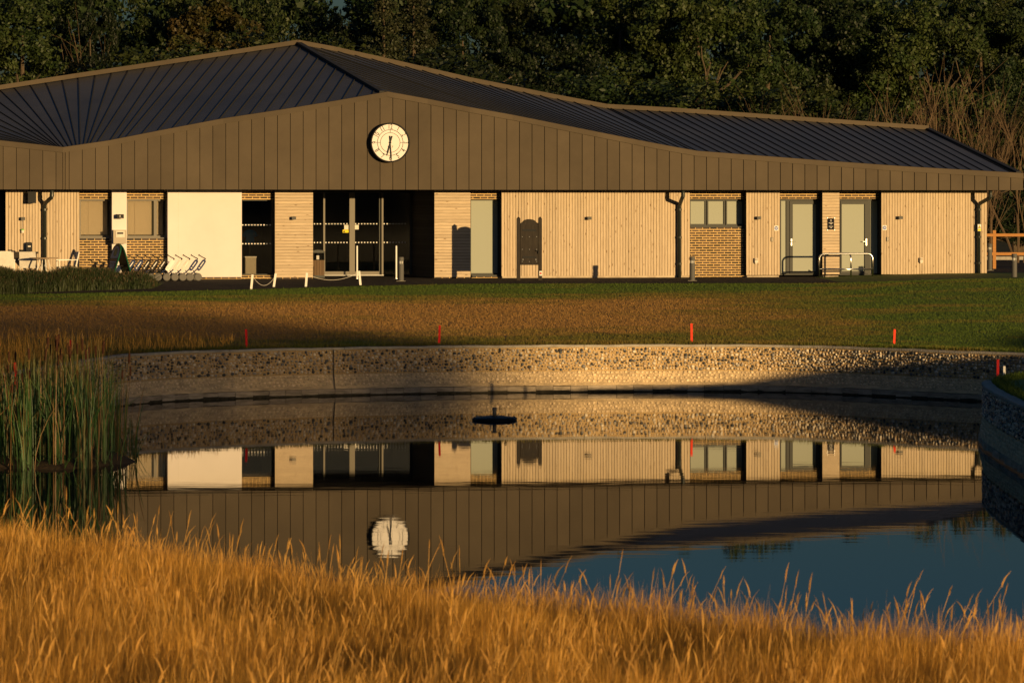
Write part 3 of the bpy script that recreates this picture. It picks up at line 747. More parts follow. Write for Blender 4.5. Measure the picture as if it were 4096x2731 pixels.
# ridge and hip cappings
rp_ = [ridge(px) + Vector((0, 0, .05)) for px in [-420] + [a for a, _ in rtab[2:]]]
for a, b_ in zip(rp_[:-1], rp_[1:]): MB().obox(a, b_, .32, .14).build('ridge_cap', 'fascia', roof)
MB().obox(P_ + Vector((0, 0, .05)), Q_ + Vector((0, 0, .03)), .16, .07).build('hip_cap', 'roofrib', roof)
MB().obox(ridge(3709) + Vector((0, 0, .04)), eave(4075) + Vector((0, 0, .03)), .16, .06).build('hip_cap', 'roofrib', roof)
# rear slopes and right-hand hip end
v = []; pxs = [-420] + [a for a, _ in rtab[2:]]
for px in pxs: p = ridge(px); v += [p, Vector((p.x, 13.2, 4.9))]
MB().add(v, [(2 * i, 2 * i + 1, 2 * i + 3, 2 * i + 2) for i in range(len(pxs) - 1)]).build('rear_slope', 'roof', roof)
MB().add([ridge(3709), eave(4080), Vector((sE, 13.2, 4.9)), Vector((ridge(3709).x, 13.2, 4.9))], [(0, 1, 2, 3)]).build('end_slope', 'roof', roof)
# downpipes
def downpipe(px, dx, py_b):
    s_ = S(px, -.09); tp = -.09; x1 = s_ + dx
    pts = [(x1, -.72, ZT + .02), (x1, -.72, ZT - .22), (x1 - .02, -.68, ZT - .27), (s_ + .02, -.15, ZT - .43), (s_, tp, ZT - .5), (s_, tp, Zp(py_b, px, tp))]
    d_ = sub('downpipe', MB().tube(pts, .06, 12), 'pipe', smooth=True)
    for z_ in (ZT - .62, 3.0, 2.2): MB().lathe([(.0, -.03), (.072, -.03), (.072, .03), (.0, .03)], 12, 'z', (s_, tp, z_)).build('bracket', 'pipe', d_)
    MB().lathe([(.0, -.04), (.064, -.04), (.064, .04), (.0, .04)], 12, 'z', (x1, -.72, ZT - .2)).build('collar', 'pipe', d_)
    return d_
downpipe(178, .2, 1090); downpipe(2717, -.02, 1112); downpipe(3915, .17, 1106)

# ---------------------------------------------------------------- clock
ck = tag(empty('wall_clock', Fw(S(1560, TF - .15), TF - .02, Zp(571, 1560, TF - .15)), TH), 'large round cream wall clock showing half past six on the fascia gable', 'clock')
R_ = .565; tk = -.20
MB().lathe([(R_ + .02, 0), (R_ + .02, tk), (R_ + .012, tk - .02), (R_ - .02, tk - .02), (R_ - .025, tk + .02), (R_ - .03, tk + .02)], 56, 'y').build('case', 'black', ck, True)
M['dial'] = mat('cream dial', (.74, .71, .70), .6)
MB().lathe([(0.0001, tk + .012), (R_ - .022, tk + .012), (R_ - .022, tk + .03)], 56, 'y').build('dial', 'dial', ck)
M['ink'] = mat('black numerals', (.012, .012, .012), .6)
def ring(r0, r1):
    mb = MB(); n_ = 64; v = []
    for j in range(n_):
        a = 2 * pi * j / n_; v += [(r0 * cos(a), tk + .008, r0 * sin(a)), (r1 * cos(a), tk + .008, r1 * sin(a))]
    return mb.add(v, [(2 * j, 2 * j + 1, (2 * j + 3) % (2 * n_), (2 * j + 2) % (2 * n_)) for j in range(n_)])
ring(.285, .297).build('dial_ring', 'ink', ck); ring(.373, .387).build('dial_ring', 'ink', ck)
for a in (0, 90, 180, 270):
    MB().obox((.295 * cos(radians(a)), tk + .0075, .295 * sin(radians(a))), (.375 * cos(radians(a)), tk + .0075, .375 * sin(radians(a))), .012, .002, (0, 1, 0)).build('quarter_mark', 'ink', ck)
for h in range(1, 13):
    a = radians(90 - 30 * h); r_ = .462
    rot = -radians(30 * h) if h in (9, 10, 11, 12, 1, 2, 3) else -radians(30 * h) + pi
    text_obj(str(h), .20, 'ink', ck, (r_ * cos(a), tk + .006, r_ * sin(a)), (radians(90), -rot, 0), .72, 'numeral')
text_obj('1    7', .09, 'oldwood', ck, (0, tk + .006, -.13), (radians(90), 0, 0), .9, 'dial_lettering')
def hand(deg, ln, back, wd, y):
    a = radians(90 - deg); d_ = Vector((cos(a), 0, sin(a))); pr = Vector((-sin(a), 0, cos(a)))
    v = [d_ * -back - pr * wd * .8, d_ * -back + pr * wd * .8, d_ * 0 + pr * wd * .5, d_ * ln * .62 + pr * wd * .85, d_ * ln + pr * wd * .2, d_ * ln - pr * wd * .2, d_ * ln * .62 - pr * wd * .85, d_ * 0 - pr * wd * .5]
    v2 = [(p.x, y, p.z) for p in v] + [(p.x, y - .008, p.z) for p in v]
    n_ = len(v); return MB().add(v2, [tuple(range(n_)), tuple(range(2 * n_ - 1, n_ - 1, -1))] + [(i, (i + 1) % n_, (i + 1) % n_ + n_, i + n_) for i in range(n_)])
hand(195, .40, .2, .026, tk - .008).build('hour_hand', 'black', ck); hand(176, .57, .2, .017, tk - .022).build('minute_hand', 'black', ck)
MB().lathe([(.0001, tk - .035), (.03, tk - .035), (.03, tk + .01)], 16, 'y').build('centre_boss', 'black', ck)

# ---------------------------------------------------------------- things on the walls
def wall_box(name, px, py, wd, ht, dp, m, label, cat, t=0.0, group=None):
    o = MB().box(-wd / 2, wd / 2, -dp, 0, -ht / 2, ht / 2).build(name, m); o.location = Fw(S(px, t - dp), t - .003, Zp(py, px, t)); o.rotation_euler = (0, 0, TH); return tag(o, label, cat, group)
def wall_lamp(px, py, label):
    e = tag(empty('wall_lamp', Fw(S(px, -.06), -.004, Zp(py, px)), TH), label, 'lamp', 'box wall lamps along the front')
    MB().box(-.04, .04, -.03, 0, -.035, .035).build('bracket', 'black', e)
    MB().box(-.06, .06, -.15, -.03, -.045, .045).build('housing', 'bollard', e); MB().box(-.045, .045, -.135, -.045, -.049, -.046).build('lens', 'offwhite', e)
wall_lamp(92, 875, 'small square wall lamp on the boards by the patio chairs')
wall_lamp(1175, 873, 'small square wall lamp on the level boards just left of the entrance')
wall_lamp(2356, 873, 'small square wall lamp high on the wide board wall right of the notice board')
wall_lamp(3034, 872, 'small square wall lamp between the brick panel window and the first door')
wall_lamp(3600, 871, 'small square wall lamp on the boards right of the second door')
# projecting sign on white pier
e = tag(empty('projecting_sign', Fw(S(481, -.1), -.003, Zp(866, 481)), TH), 'small black double faced sign projecting from the white pier between blind windows', 'sign')
MB().add([(-.1, -.2, -.06), (-.1, -.2, .06), (-.1, 0, .07), (-.1, 0, -.07), (-.085, -.2, -.06), (-.085, -.2, .06), (-.085, 0, .07), (-.085, 0, -.07)], [(0, 1, 2, 3), (4, 7, 6, 5), (0, 4, 5, 1), (1, 5, 6, 2), (2, 6, 7, 3), (3, 7, 4, 0)]).build('side_face', 'black', e)
MB().box(-.085, .1, -.2, -.185, -.06, .065).build('front_face', 'black', e)
MB().box(-.02, .0, -.203, -.2, -.02, .035).build('symbol', 'offwhite', e)
MB().box(-.03, .06, -.203, -.2, -.035, -.03).build('lettering_line', 'offwhite', e)
# loudspeaker, lantern, dispenser, pale cabinet
e = tag(empty('loudspeaker', Fw(S(128, -.2), -.02, Zp(790, 128)), TH), 'black loudspeaker hung under the eaves beside the left downpipe', 'loudspeaker')
MB().add([(-.12, -.3, -.17), (.12, -.3, -.17), (.1, 0, -.15), (-.1, 0, -.15), (-.12, -.28, .17), (.12, -.28, .17), (.1, 0, .15), (-.1, 0, .15)], [(0, 3, 2, 1), (4, 5, 6, 7), (0, 1, 5, 4), (1, 2, 6, 5), (2, 3, 7, 6), (3, 0, 4, 7)]).build('cabinet', 'black', e)
MB().tube([(0, -.1, .14), (0, -.1, .24)], .02, 6).build('bracket', 'black', e)
e = tag(empty('hanging_lantern', Fw(S(90, -.07), -.06, Zp(924, 90)), TH), 'small green topped hanging jar on the patio board wall', 'lantern')
MB().lathe([(.0001, -.06), (.04, -.06), (.045, .02), (.0001, .02)], 12).build('jar', 'offwhite', e); MB().lathe([(.05, .02), (.052, .045), (.02, .06), (.0001, .06)], 12).build('lid', mat('lime lid', (.2, .5, .12), .5), e)
MB().tube([(0, 0, .06), (0, .03, .3)], .004, 5).build('hanger', 'steel', e)
e = tag(empty('hand_dispenser', Fw(S(117, -.1), -.02, Zp(988, 117)), TH), 'black wall dispenser above the dark sideboard', 'dispenser')
MB().prism([(-.09, -.13), (.09, -.13), (.09, .1), (.06, .14), (-.06, .14), (-.09, .1)], -.16, 0).build('body', 'black', e); MB().box(-.04, .04, -.165, -.16, 0, .04).build('label_plate', 'offwhite', e)
e = tag(empty('wall_cabinet', Fw(S(479, -.12), -.003, Zp(947, 479)), TH), 'beige boxy cabinet on the white pier above the folding board', 'cabinet')
MB().box(-.19, .19, -.22, 0, -.2, .2).build('body', 'counter', e); MB().box(-.12, .14, -.235, -.221, -.02, .17).build('door', 'offwhite', e); MB().box(-.08, .1, -.24, -.236, .08, .13).build('window', 'black', e)
# round blue notices and keypads, low boxes, plaque
def blue_notice(px, py, label):
    e = tag(empty('round_notice', Fw(S(px), -.006, Zp(py, px)), TH), label, 'sign', 'white notices with blue discs')
    MB().box(-.068, .068, -.006, 0, -.075, .075).build('plate', 'white', e); MB().lathe([(.0001, -.009), (.056, -.009), (.056, -.0062)], 24, 'y').build('disc', 'blue', e)
    for z_, w_ in ((.014, .036), (-.012, .032)): MB().box(-w_, w_, -.0105, -.0092, z_ - .007, z_ + .007).build('lettering_line', 'white', e)
blue_notice(3105, 913, 'white notice with blue disc left of the first frosted door')
blue_notice(3538, 911, 'white notice with blue disc right of the second frosted door')
def keypad(px, py, label):
    e = tag(empty('keypad', Fw(S(px), -.004, Zp(py, px)), TH), label, 'keypad', 'door keypads')
    MB().box(-.034, .034, -.03, 0, -.065, .065).build('surround', 'bollard', e); MB().box(-.026, .026, -.034, -.03, -.055, .055).build('face', 'counter', e)
keypad(3088, 958, 'slim keypad on the boards left of the first frosted door'); keypad(3550, 957, 'slim keypad on the boards right of the second frosted door')
def low_box(px, py, label):
    e = tag(empty('socket_box', Fw(S(px), -.004, Zp(py, px)), TH), label, 'socket', 'low outdoor sockets')
    MB().box(-.045, .045, -.09, 0, -.07, .07).build('body', 'offwhite', e); MB().box(-.035, .04, -.1, -.09, .0, .055).build('flap', 'counter', e); MB().box(-.03, .03, -.06, 0, -.1, -.07).build('gland', 'offwhite', e)
low_box(3023, 1042, 'low outdoor socket box between the brick panel and the first door'); low_box(3683, 1040, 'low outdoor socket box on the board wall near the right downpipe')
e = tag(empty('plaque', Fw(S(3323), -.004, Zp(896, 3323)), TH), 'black plaque with pale lettering between the two frosted doors', 'sign')
MB().box(-.1, .1, -.02, -.012, -.17, .17).build('plate', mat('black plaque', (.008, .009, .016), .6, spec=.04), e)
for z_, w_ in ((.085, .03), (.03, .07), (-.075, .065)): MB().box(-w_, w_, -.0225, -.0205, z_ - .007, z_ + .007).build('lettering_line', 'offwhite', e)
for z_ in (.0, -.115):
    MB().box(-.03, .015, -.0225, -.0205, z_ - .006, z_ + .006).add([(.01, -.0225, z_ - .018), (.035, -.0225, z_), (.01, -.0225, z_ + .018)], [(0, 1, 2)]).build('arrow', 'offwhite', e)
MB().lathe([(.0001, -.0225), (.014, -.0225), (.014, -.0205)], 12, 'y', (0, 0, .125)).build('emblem', 'offwhite', e)
for a in (-1, 1):
    for b_ in (-1, 1): MB().lathe([(.0001, -.026), (.012, -.026), (.012, 0)], 10, 'y', (a * .112, 0, b_ * .182)).build('stand_off', 'steel', e)
# warning sign on the right pipe
e = tag(empty('warning_sign', Fw(S(3918, -.16), -.155, Zp(911, 3918, -.16)), TH), 'yellow and white warning sign fixed to the right hand downpipe', 'sign')
MB().box(-.055, .055, -.004, 0, -.105, .105).build('plate', 'white', e); MB().box(-.05, .05, -.0065, -.0045, -.1, -.035).build('yellow_band', 'yellow', e)
MB().add([(-.048, -.0065, -.02), (.048, -.0065, -.02), (0, -.0065, .09)], [(0, 1, 2)]).build('triangle', 'black', e); MB().add([(-.036, -.009, -.012), (.036, -.009, -.012), (0, -.009, .072)], [(0, 1, 2)]).build('triangle_field', 'yellow', e)
MB().box(-.02, .018, -.0115, -.0095, 0, .02).build('symbol', 'black', e)

# ---------------------------------------------------------------- things standing on the ground
def ground_at(px, py):
    """point of the lawn or path seen at a photo pixel"""
    d = 60.0
    while d < 140:
        z_ = float(lawn_z((px - CX) / F * d, d)) if d < 94 else GZ
        if HY + F * (H - z_) / d <= py: break
        d += .05
    return Vector(((px - CX) / F * d, d, z_))
def hz(p, py): return H - (py - HY) * p.y / F
# notice board, dark, seen from behind
p = Vector(((2117 - CX) / F * 96.9, 96.9, GZ)); u_ = 96.9 / F
nbd = tag(empty('notice_board', p, radians(4)), 'dark timber notice board on two pointed posts in front of the board wall', 'notice board')
hw = 36 * u_; zt, zbt = hz(p, 866) - GZ, 0
for sx in (-1, 1):
    cx_ = sx * (hw + 7.3 * u_); r_ = 7.3 * u_
    MB().box(cx_ - r_, cx_ + r_, -r_, r_, -.05, zt - .06).add([(cx_ - r_, -r_, zt - .06), (cx_ + r_, -r_, zt - .06), (cx_ + r_, r_, zt - .06), (cx_ - r_, r_, zt - .06), (cx_, 0, zt)], [(0, 1, 4), (1, 2, 4), (2, 3, 4), (3, 0, 4)]).build('post', 'oldwood', nbd)
ztop, zsh, zlow = hz(p, 878) - GZ, hz(p, 893) - GZ, hz(p, 1060) - GZ
poly = [(-hw, zlow), (hw, zlow), (hw, zsh)] + [(hw * .8 * cos(a), zsh + .01 + (ztop - zsh) * sin(a)) for a in np.linspace(.15, pi - .15, 12)] + [(-hw, zsh)]
MB().prism(poly, -.02, .04).build('board', 'oldwood', nbd)
dr = MB().box(-hw + .01, hw - .01, -.055, -.021, hz(p, 1057) - GZ, hz(p, 897) - GZ).build('door', 'oldwood', nbd)
for py in (940, 992): MB().box(-hw + .02, hw - .02, -.058, -.0555, hz(p, py + 7) - GZ - .004, hz(p, py + 7) - GZ).build('seam', 'black', dr)
MB().box(-.2, .2, -.062, -.0555, hz(p, 925) - GZ, hz(p, 917) - GZ).build('slot', 'black', dr)
MB().box(-.2, .2, -.062, -.0555, hz(p, 1032) - GZ, hz(p, 1025) - GZ).build('slot', 'black', dr)
for py in (947, 997.5, 1046):
    for k in (-1, 0, 1): MB().lathe([(.0001, -.066), (.013, -.066), (.013, -.056)], 10, 'y', (k * hw * .8, 0, hz(p, py) - GZ)).build('stud', 'steel', dr)
for k in (-1, 1): MB().lathe([(.0001, -.07), (.021, -.07), (.021, -.056)], 12, 'y', (k * hw * .72, 0, hz(p, 1038) - GZ)).build('lock', 'steel', dr)
MB().tube([(hw * .7, -.09, hz(p, 1003) - GZ), (hw * .98, -.09, hz(p, 1004) - GZ), (hw * .98, -.09, hz(p, 1015) - GZ)], .015, 6).build('handle', 'black', dr)
e = tag(empty('call_point', p + Vector((hw + .36 * .3, -.09, 0)), 0), 'white box with red button low on the notice board post', 'call point'); zz = hz(p, 1093) - GZ
e.location = (p.x + 46 * u_, p.y - .075, p.z + zz)
MB().box(-.043, .043, -.05, 0, -.068, .068).build('box', 'white', e); MB().lathe([(.0001, -.066), (.024, -.066), (.028, -.05)], 14, 'y').build('button', 'red', e)

# bollard lights
def bollard(px, py_t, d, label, z0=GZ):
    x = (px - CX) / F * d; h = H - (py_t - HY) * d / F - z0
    e = tag(empty('bollard_light', (x, d, z0)), label, 'bollard', 'grey bollard lights')
    MB().lathe([(.0001, 0), (.08, 0), (.08, h - .2), (.0001, h - .2)], 20).build('post', 'bollard', e, False)
    MB().lathe([(.062, h - .2), (.062, h - .115)], 20).build('lens', mat('clear lens', (.5, .5, .48), .2, spec=.8), e, True)
    for k in range(4): a = k * pi / 2 + .4; MB().tube([(.066 * cos(a), .066 * sin(a), h - .2), (.066 * cos(a), .066 * sin(a), h - .115)], .008, 6).build('louvre_rod', 'steel', e)
    MB().lathe([(.0001, h - .115), (.08, h - .115), (.08, h - .008), (.07, h), (.0001, h)], 20).build('cap', 'bollard', e)
    MB().box(-.13, .13, -.13, .13, -.02, .012).build('footing', 'concrete', e)
bollard(1604, 1028, 95.8, 'grey bollard light in front of the entrance porch')
bollard(2769, 1026, 96.4, 'grey bollard light at the left edge of the brick panel')
bollard(4057, 1015, 96.5, 'grey bollard light at the far right edge of the path')
bollard(3959, 975, 112.0, 'grey bollard light beside the orange fence post behind the corner')

# stainless rail by the doors
q0 = Vector(Fw(S(3384, -1.15), -1.15, GZ)); br = tag(empty('steel_rail', q0, TH), 'bent stainless steel hoop rail in front of the two frosted doors', 'rail')
def hoop(w_, h, y0, y1, x0, r=.028):
    a = Vector((x0 - w_ / 2, y0, 0)); b_ = Vector((x0 + w_ / 2, y1, 0)); d_ = (b_ - a).normalized(); c = .16; up = Vector((0, 0, 1)); pts = [a, a + up * (h - c)]
    for k in range(1, 7): t = k / 6 * pi / 2; pts.append(a + up * (h - c) + d_ * (c - c * cos(t)) + up * c * sin(t))
    for k in range(0, 7): t = k / 6 * pi / 2; pts.append(b_ + up * h - d_ * c + d_ * c * sin(t) - up * (c - c * cos(t)))
    pts.append(b_); return pts
hh = .73; mb = MB().tube(hoop(1.66, hh, 0, 0, 0), .028, 10); mb.build('front_hoop', 'steel', br, True)
MB().tube([(-.82, 0, .26), (.82, 0, .26)], .024, 8).build('lower_rail', 'steel', br, True)
MB().tube(hoop(1.66, hh, 0, 0, 0), .028, 10).build('rear_hoop', 'steel', br, True).matrix_local = Matrix.Translation((-.03, .62, 0)) @ Matrix.Rotation(radians(-72), 4, 'Z') @ Matrix.Scale(.75, 4, (1, 0, 0))
MB().tube([(-.36, .75, .26), (.06, .02, .26)], .022, 8).build('rear_rail', 'steel', br, True)

# thin bright posts by the entrance
for px, lab in ((1428, 'thin shiny post before the right hand entrance door'), (1585, 'thin shiny post beside the porch bollard')):
    d = 99.0; x = (px - CX) / F * d; o = tag(empty('slim_post', (x, d, GZ)), lab, 'post', 'thin shiny posts by the entrance')
    h = H - (983 - HY) * d / F - GZ
    MB().lathe([(.0001, 0), (.026, 0), (.026, h - .01), (.018, h), (.0001, h)], 10).build('tube', 'white', o); MB().lathe([(.0001, 0), (.06, 0), (.06, .012), (.0001, .012)], 12).build('base_plate', 'steel', o)
# short white stakes with sagging ropes
stk = []
for (bx_, by_, tx, ty, lab) in ((1004, 1156, 1010.5, 1098.5, 'short white stake nearest the trolleys, first of four'), (1094, 1148, 1103, 1094, 'short white stake leaning right, second of four'), (1223, 1145, 1228, 1091, 'short white stake left of the entrance, third of four'), (1443, 1139, 1436.6, 1083.7, 'short white stake leaning left in front of the entrance doors')):
    p = ground_at(bx_, by_); q_ = Vector(((tx - CX) / F * p.y, p.y, hz(p, ty)))
    o = tag(empty('white_stake', p), lab, 'stake', 'short white stakes along the path'); MB().obox((0, 0, -.06), q_ - p, .058, .05, (0, 1, 0)).build('stake', 'white', o)
    MB().lathe([(.0001, -.012), (.018, -.012), (.018, .012), (.0001, .012)], 8, 'z', tuple((q_ - p) * .93)).build('rope_collar', 'offwhite', o)
    stk.append((p, q_))
for (i, j), lab in (((0, 1), 'sagging white rope between the two left stakes'), ((2, 3), 'long sagging white rope across the entrance')):
    a = stk[i][1] - Vector((0, 0, .04)); b_ = stk[j][1] - Vector((0, 0, .04)); pts = [a.lerp(b_, k / 14) - Vector((0, -.035, .3 * (1 - (2 * k / 14 - 1) ** 2) * (.62 if i else .9))) for k in range(15)]
    tag(MB().tube(pts, .0045, 6).build('rope', 'offwhite'), lab, 'rope')
# bin in the porch
x_, y_, z_ = Fw(S(1270, 1.2), 1.2, GZ); e = tag(empty('litter_bin', (x_, y_, z_), TH), 'brown litter bin with open top at the left of the entrance porch', 'bin')
M['binwood'] = mat('brown bin slats', (.13, .085, .05), .7, obj_rand=.15)
MB().box(-.2, .2, -.2, .2, 0, .08).build('base', 'frame', e)
for k in range(5): MB().box(-.19 + k * .077, -.19 + k * .077 + .07, -.19, -.17, .08, .54).build('slat', 'binwood', e)
MB().box(-.19, .19, -.165, .19, .08, .54).build('liner', 'black', e)
for sx in (-1, 1): MB().box(sx * .19 - .012, sx * .19 + .012, -.2, .2, .54, .78).build('side_cheek', 'frame', e)
MB().prism([(-.21, .76)] + [(.21 * -cos(a), .78 + .07 * sin(a)) for a in np.linspace(0, pi, 9)] + [(.21, .76)], -.21, .21).build('hood', 'frame', e)
MB().box(-.05, .03, -.19, -.16, .56, .68).build('stubber', 'steel', e)
# mannequin and counter inside the shop
x_, y_, z_ = Fw(S(1000, 2.2), 2.2, 1.73); e = tag(empty('mannequin', (x_, y_, z_), TH), 'bright blue shirt on a display stand behind the glass left of the entrance', 'mannequin')
zc = H - (950 - HY) * y_ / F - 1.73
MB().tube([(0, 0, 0), (0, 0, zc - .15)], .015, 8).lathe([(.0001, 0), (.13, 0), (.13, .02), (.0001, .02)], 16).build('stand', 'steel', e)
MB().add([(a * .75 if False else a, b_, c) for c, wx, wy in ((zc - .2, .13, .08), (zc, .12, .08), (zc + .12, .15, .09), (zc + .2, .14, .07), (zc + .24, .05, .05)) for a, b_ in ((-wx, -wy), (0, -wy * 1.2), (wx, -wy), (wx, wy), (0, wy * 1.2), (-wx, wy))],
        [(6 * i + j, 6 * i + (j + 1) % 6, 6 * i + 6 + (j + 1) % 6, 6 * i + 6 + j) for i in range(4) for j in range(6)]).tube([(-.12, 0, zc + .17), (-.19, -.02, zc + .03)], .05, 8, .06).tube([(.12, 0, zc + .17), (.19, -.02, zc + .03)], .05, 8, .06).build('shirt', 'shirt', e, True)
x_, y_, z_ = Fw(S(1001, .95), .95, 1.73); e = tag(empty('shop_counter', (x_, y_, z_), TH), 'beige counter just inside the shop window', 'counter')
MB().box(-.16, .16, -.2, .25, 0, .68).build('cabinet', 'counter', e); MB().box(-.18, .18, -.22, .27, .68, .71).build('top', 'offwhite', e)

# A-board
p = Vector(Fw(S(474, -2.6), -2.6, GZ)); ab = tag(empty('folding_board', p, TH + radians(20)), 'green edged folding A board with FREE poster standing among the trolleys', 'sign')
for sg, lab in ((-1, 'poster_panel'), (1, 'rear_panel')):
    hgt, wd = 1.13, .62; ang = radians(17); arch = [(-wd / 2, 0), (wd / 2, 0), (wd / 2, hgt - .25)] + [(wd / 2 * cos(a), hgt - .25 + .25 * sin(a)) for a in np.linspace(.2, pi - .2, 9)] + [(-wd / 2, hgt - .25)]
    Rm = Matrix.Translation((sg * .33, 0, 0)) @ Matrix.Rotation(-sg * ang, 4, 'Y') @ Matrix.Rotation(radians(90) * sg, 4, 'Z')
    pn = MB().prism(arch, -.012, .012).build(lab, 'black', ab); pn.matrix_local = Rm
    ed = [(x, z_) for x, z_ in arch]; mbe = MB()
    for a, b_ in zip(ed, ed[1:] + ed[:1]): mbe.tube([(a[0], 0, a[1]), (b_[0], 0, b_[1])], .018, 6)
    mbe.build('green_edge', 'green', pn)
    if sg < 0:
        MB().box(-.27, .27, -.016, -.0125, .70, .82).build('upper_poster', mat('pale poster', (.5, .5, .5), .6), pn)
        MB().prism([(-.26, .72)] + [(.26 * -cos(a), .80 + .26 * sin(a)) for a in np.linspace(0, pi, 11)] + [(.26, .72)], -.0165, -.0128).build('upper_poster', bpy.data.materials['pale poster'], pn)
        MB().lathe([(.0001, -.019), (.13, -.019), (.13, -.0168)], 20, 'y', (0, 0, .88)).build('round_emblem', 'green', pn)
        MB().box(-.28, .28, -.0165, -.0128, .06, .66).build('lower_poster', mat('orange poster', (.34, .13, .07), .6, col2=(.2, .16, .13), scale=2), pn)
        text_obj('FREE', .2, 'white', pn, (0, -.0175, .45), (radians(90), 0, 0), .85)
        for z_, w_ in ((.58, .2), (.32, .18)): MB().box(-w_, w_, -.019, -.0168, z_ - .02, z_ + .02).build('lettering_line', 'offwhite', pn)
MB().tube([(-.2, 0, .45), (.2, 0, .45)], .012, 6).build('stay', 'steel', ab)

# golf trolleys
def trolley():
    t = empty('golf_trolley')
    for sy in (-.26, .26):
        wl = MB().lathe([(.075, -.02), (.108, -.022), (.112, 0), (.108, .022), (.075, .02)], 22, 'y', (0, sy, .112)).build('wheel', 'greyplastic', t, True)
        hub = MB().lathe([(.0001, -.012), (.03, -.016), (.03, .016), (.0001, .012)], 12, 'y', (0, sy, .112))
        for k in range(6):
            a = k * pi / 3; hub.obox((.025 * cos(a), sy, .112 + .025 * sin(a)), (.085 * cos(a), sy, .112 + .085 * sin(a)), .016, .036, (0, 1, 0))
        hub.build('spokes', 'offwhite', wl)
    MB().tube([(0, -.25, .112), (0, .25, .112)], .014, 8).build('axle', 'black', t)
    MB().tube([(-.36, 0, .07), (-.2, 0, .16), (.02, 0, .36), (.2, 0, .58), (.24, 0, .64)], .018, 8).build('main_tube', 'steel', t)
    MB().tube([(0, -.2, .12), (-.12, 0, .3)], .011, 6).tube([(0, .2, .12), (-.12, 0, .3)], .011, 6).build('wheel_strut', 'steel', t)
    MB().lathe([(.0001, -.015), (.07, -.015), (.07, .015), (.0001, .015)], 14, 'y', (-.38, 0, .07)).build('front_wheel', 'black', t)
    MB().tube([(.24, 0, .64), (.17, 0, .67), (.05, 0, .74)], .013, 8).tube([(.05, -.09, .75), (.05, .09, .73)], .016, 8).tube([(.23, -.1, .63), (.23, .1, .63)], .014, 8).build('handle', 'black', t)
    # side panel, a slanted rounded lozenge carrying a name strip
    d_ = Vector((.2, .28)).normalized(); n_ = Vector((-d_.y, d_.x)); c = Vector((.115, .45)); pts = []
    for a in np.linspace(0, 2 * pi, 20, endpoint=False):
        ca, sa = cos(a), sin(a); ex = abs(ca) ** .5 * (1 if ca >= 0 else -1); ey = abs(sa) ** .5 * (1 if sa >= 0 else -1); q_ = c + d_ * ex * .185 + n_ * ey * .062; pts.append((q_.x, q_.y))
    pn = MB().prism(pts, -.035, .0).build('side_panel', 'navy', t)
    for k in range(1): MB().obox((c.x - d_.x * .05, -.037, c.y - d_.y * .05), (c.x + d_.x * .12, -.037, c.y + d_.y * .12), .024, .004, (0, 1, 0)).build('lettering_strip', 'white', pn)
    MB().lathe([(.0001, -.04), (.022, -.04), (.022, -.0355)], 10, 'y', (c.x - d_.x * .1, 0, c.y - d_.y * .1)).build('emblem', 'offwhite', pn)
    MB().prism([(-.3, .09), (-.14, .2), (-.16, .235), (-.33, .12)], -.11, .11).build('bag_rest', 'black', t)
    return t
tlabs = ['golf trolley with navy panel at the right end of the row', 'second golf trolley from the right end of the row', 'third golf trolley from the right end of the row', 'fourth golf trolley from the right end of the row', 'fifth golf trolley from the right end of the row', 'sixth golf trolley from the right end of the row',
         'seventh golf trolley from the right, just right of the A board', 'golf trolley mostly hidden behind the A board', 'golf trolley seen between the legs of the A board', 'leftmost golf trolley, left of the A board']
tp = trolley()
for i in range(10):
    o = tp if i == 0 else copy_tree(tp)
    px_ = 789 - 31.3 * i; o.location = Fw(S(px_, -2.0), -2.0 + rnd.uniform(-.05, .05), GZ + .004); o.rotation_euler = (0, 0, TH + rnd.uniform(-.06, .06))
    tag(o, tlabs[i], 'trolley', 'row of nested golf trolleys')
    if i in (2, 3, 4):
        for ch in o.children:
            if ch.name.startswith('side_panel'):
                ch.data = ch.data.copy(); ch.data.materials[0] = M['offwhite'] if i != 4 else M['white']
    if i in (5, 6, 7):
        for ch in o.children:
            if ch.name.startswith('side_panel'): ch.data = ch.data.copy(); ch.data.materials[0] = M['oldwood']

# patio furniture
def chair(loc, rz, label):
    e = tag(empty('patio_chair', loc, rz), label, 'chair', 'pale patio armchairs')
    MB().box(-.25, .25, -.25, .25, .42, .46).build('seat', 'offwhite', e)
    MB().add([(-.25, .2, .46), (.25, .2, .46), (.25, .24, .46), (-.25, .24, .46), (-.23, .3, .88), (.23, .3, .88), (.23, .33, .88), (-.23, .33, .88)], [(0, 1, 5, 4), (1, 2, 6, 5), (2, 3, 7, 6), (3, 0, 4, 7), (4, 5, 6, 7), (0, 3, 2, 1)]).build('backrest', 'offwhite', e)
    for a in (-1, 1):
        MB().tube([(a * .26, -.24, 0), (a * .27, -.25, .64)], .016, 6).build('leg', 'white', e); MB().tube([(a * .24, .22, .42), (a * .26, .3, 0)], .016, 6).build('leg', 'white', e)
        MB().obox((a * .27, -.27, .65), (a * .255, .26, .66), .045, .022).build('armrest', 'white', e)
def round_table(loc, label, r=.4, ht=.72):
    e = tag(empty('round_table', loc), label, 'table'); MB().lathe([(.0001, ht - .03), (r - .01, ht - .03), (r, ht - .02), (r, ht - .005), (r - .01, ht), (.0001, ht)], 32).build('top', mat('table top', (.36, .27, .18), .6), e)
    for k in range(4): a = k * pi / 2 + .5; MB().tube([(.13 * cos(a), .13 * sin(a), ht - .03), (.27 * cos(a), .27 * sin(a), 0)], .02, 6).build('leg', 'offwhite', e)
def at(px, t): return Fw(S(px, t), t, GZ)
chair(at(20, -4.2), radians(190), 'pale patio armchair at the left edge behind the lavender hedge')
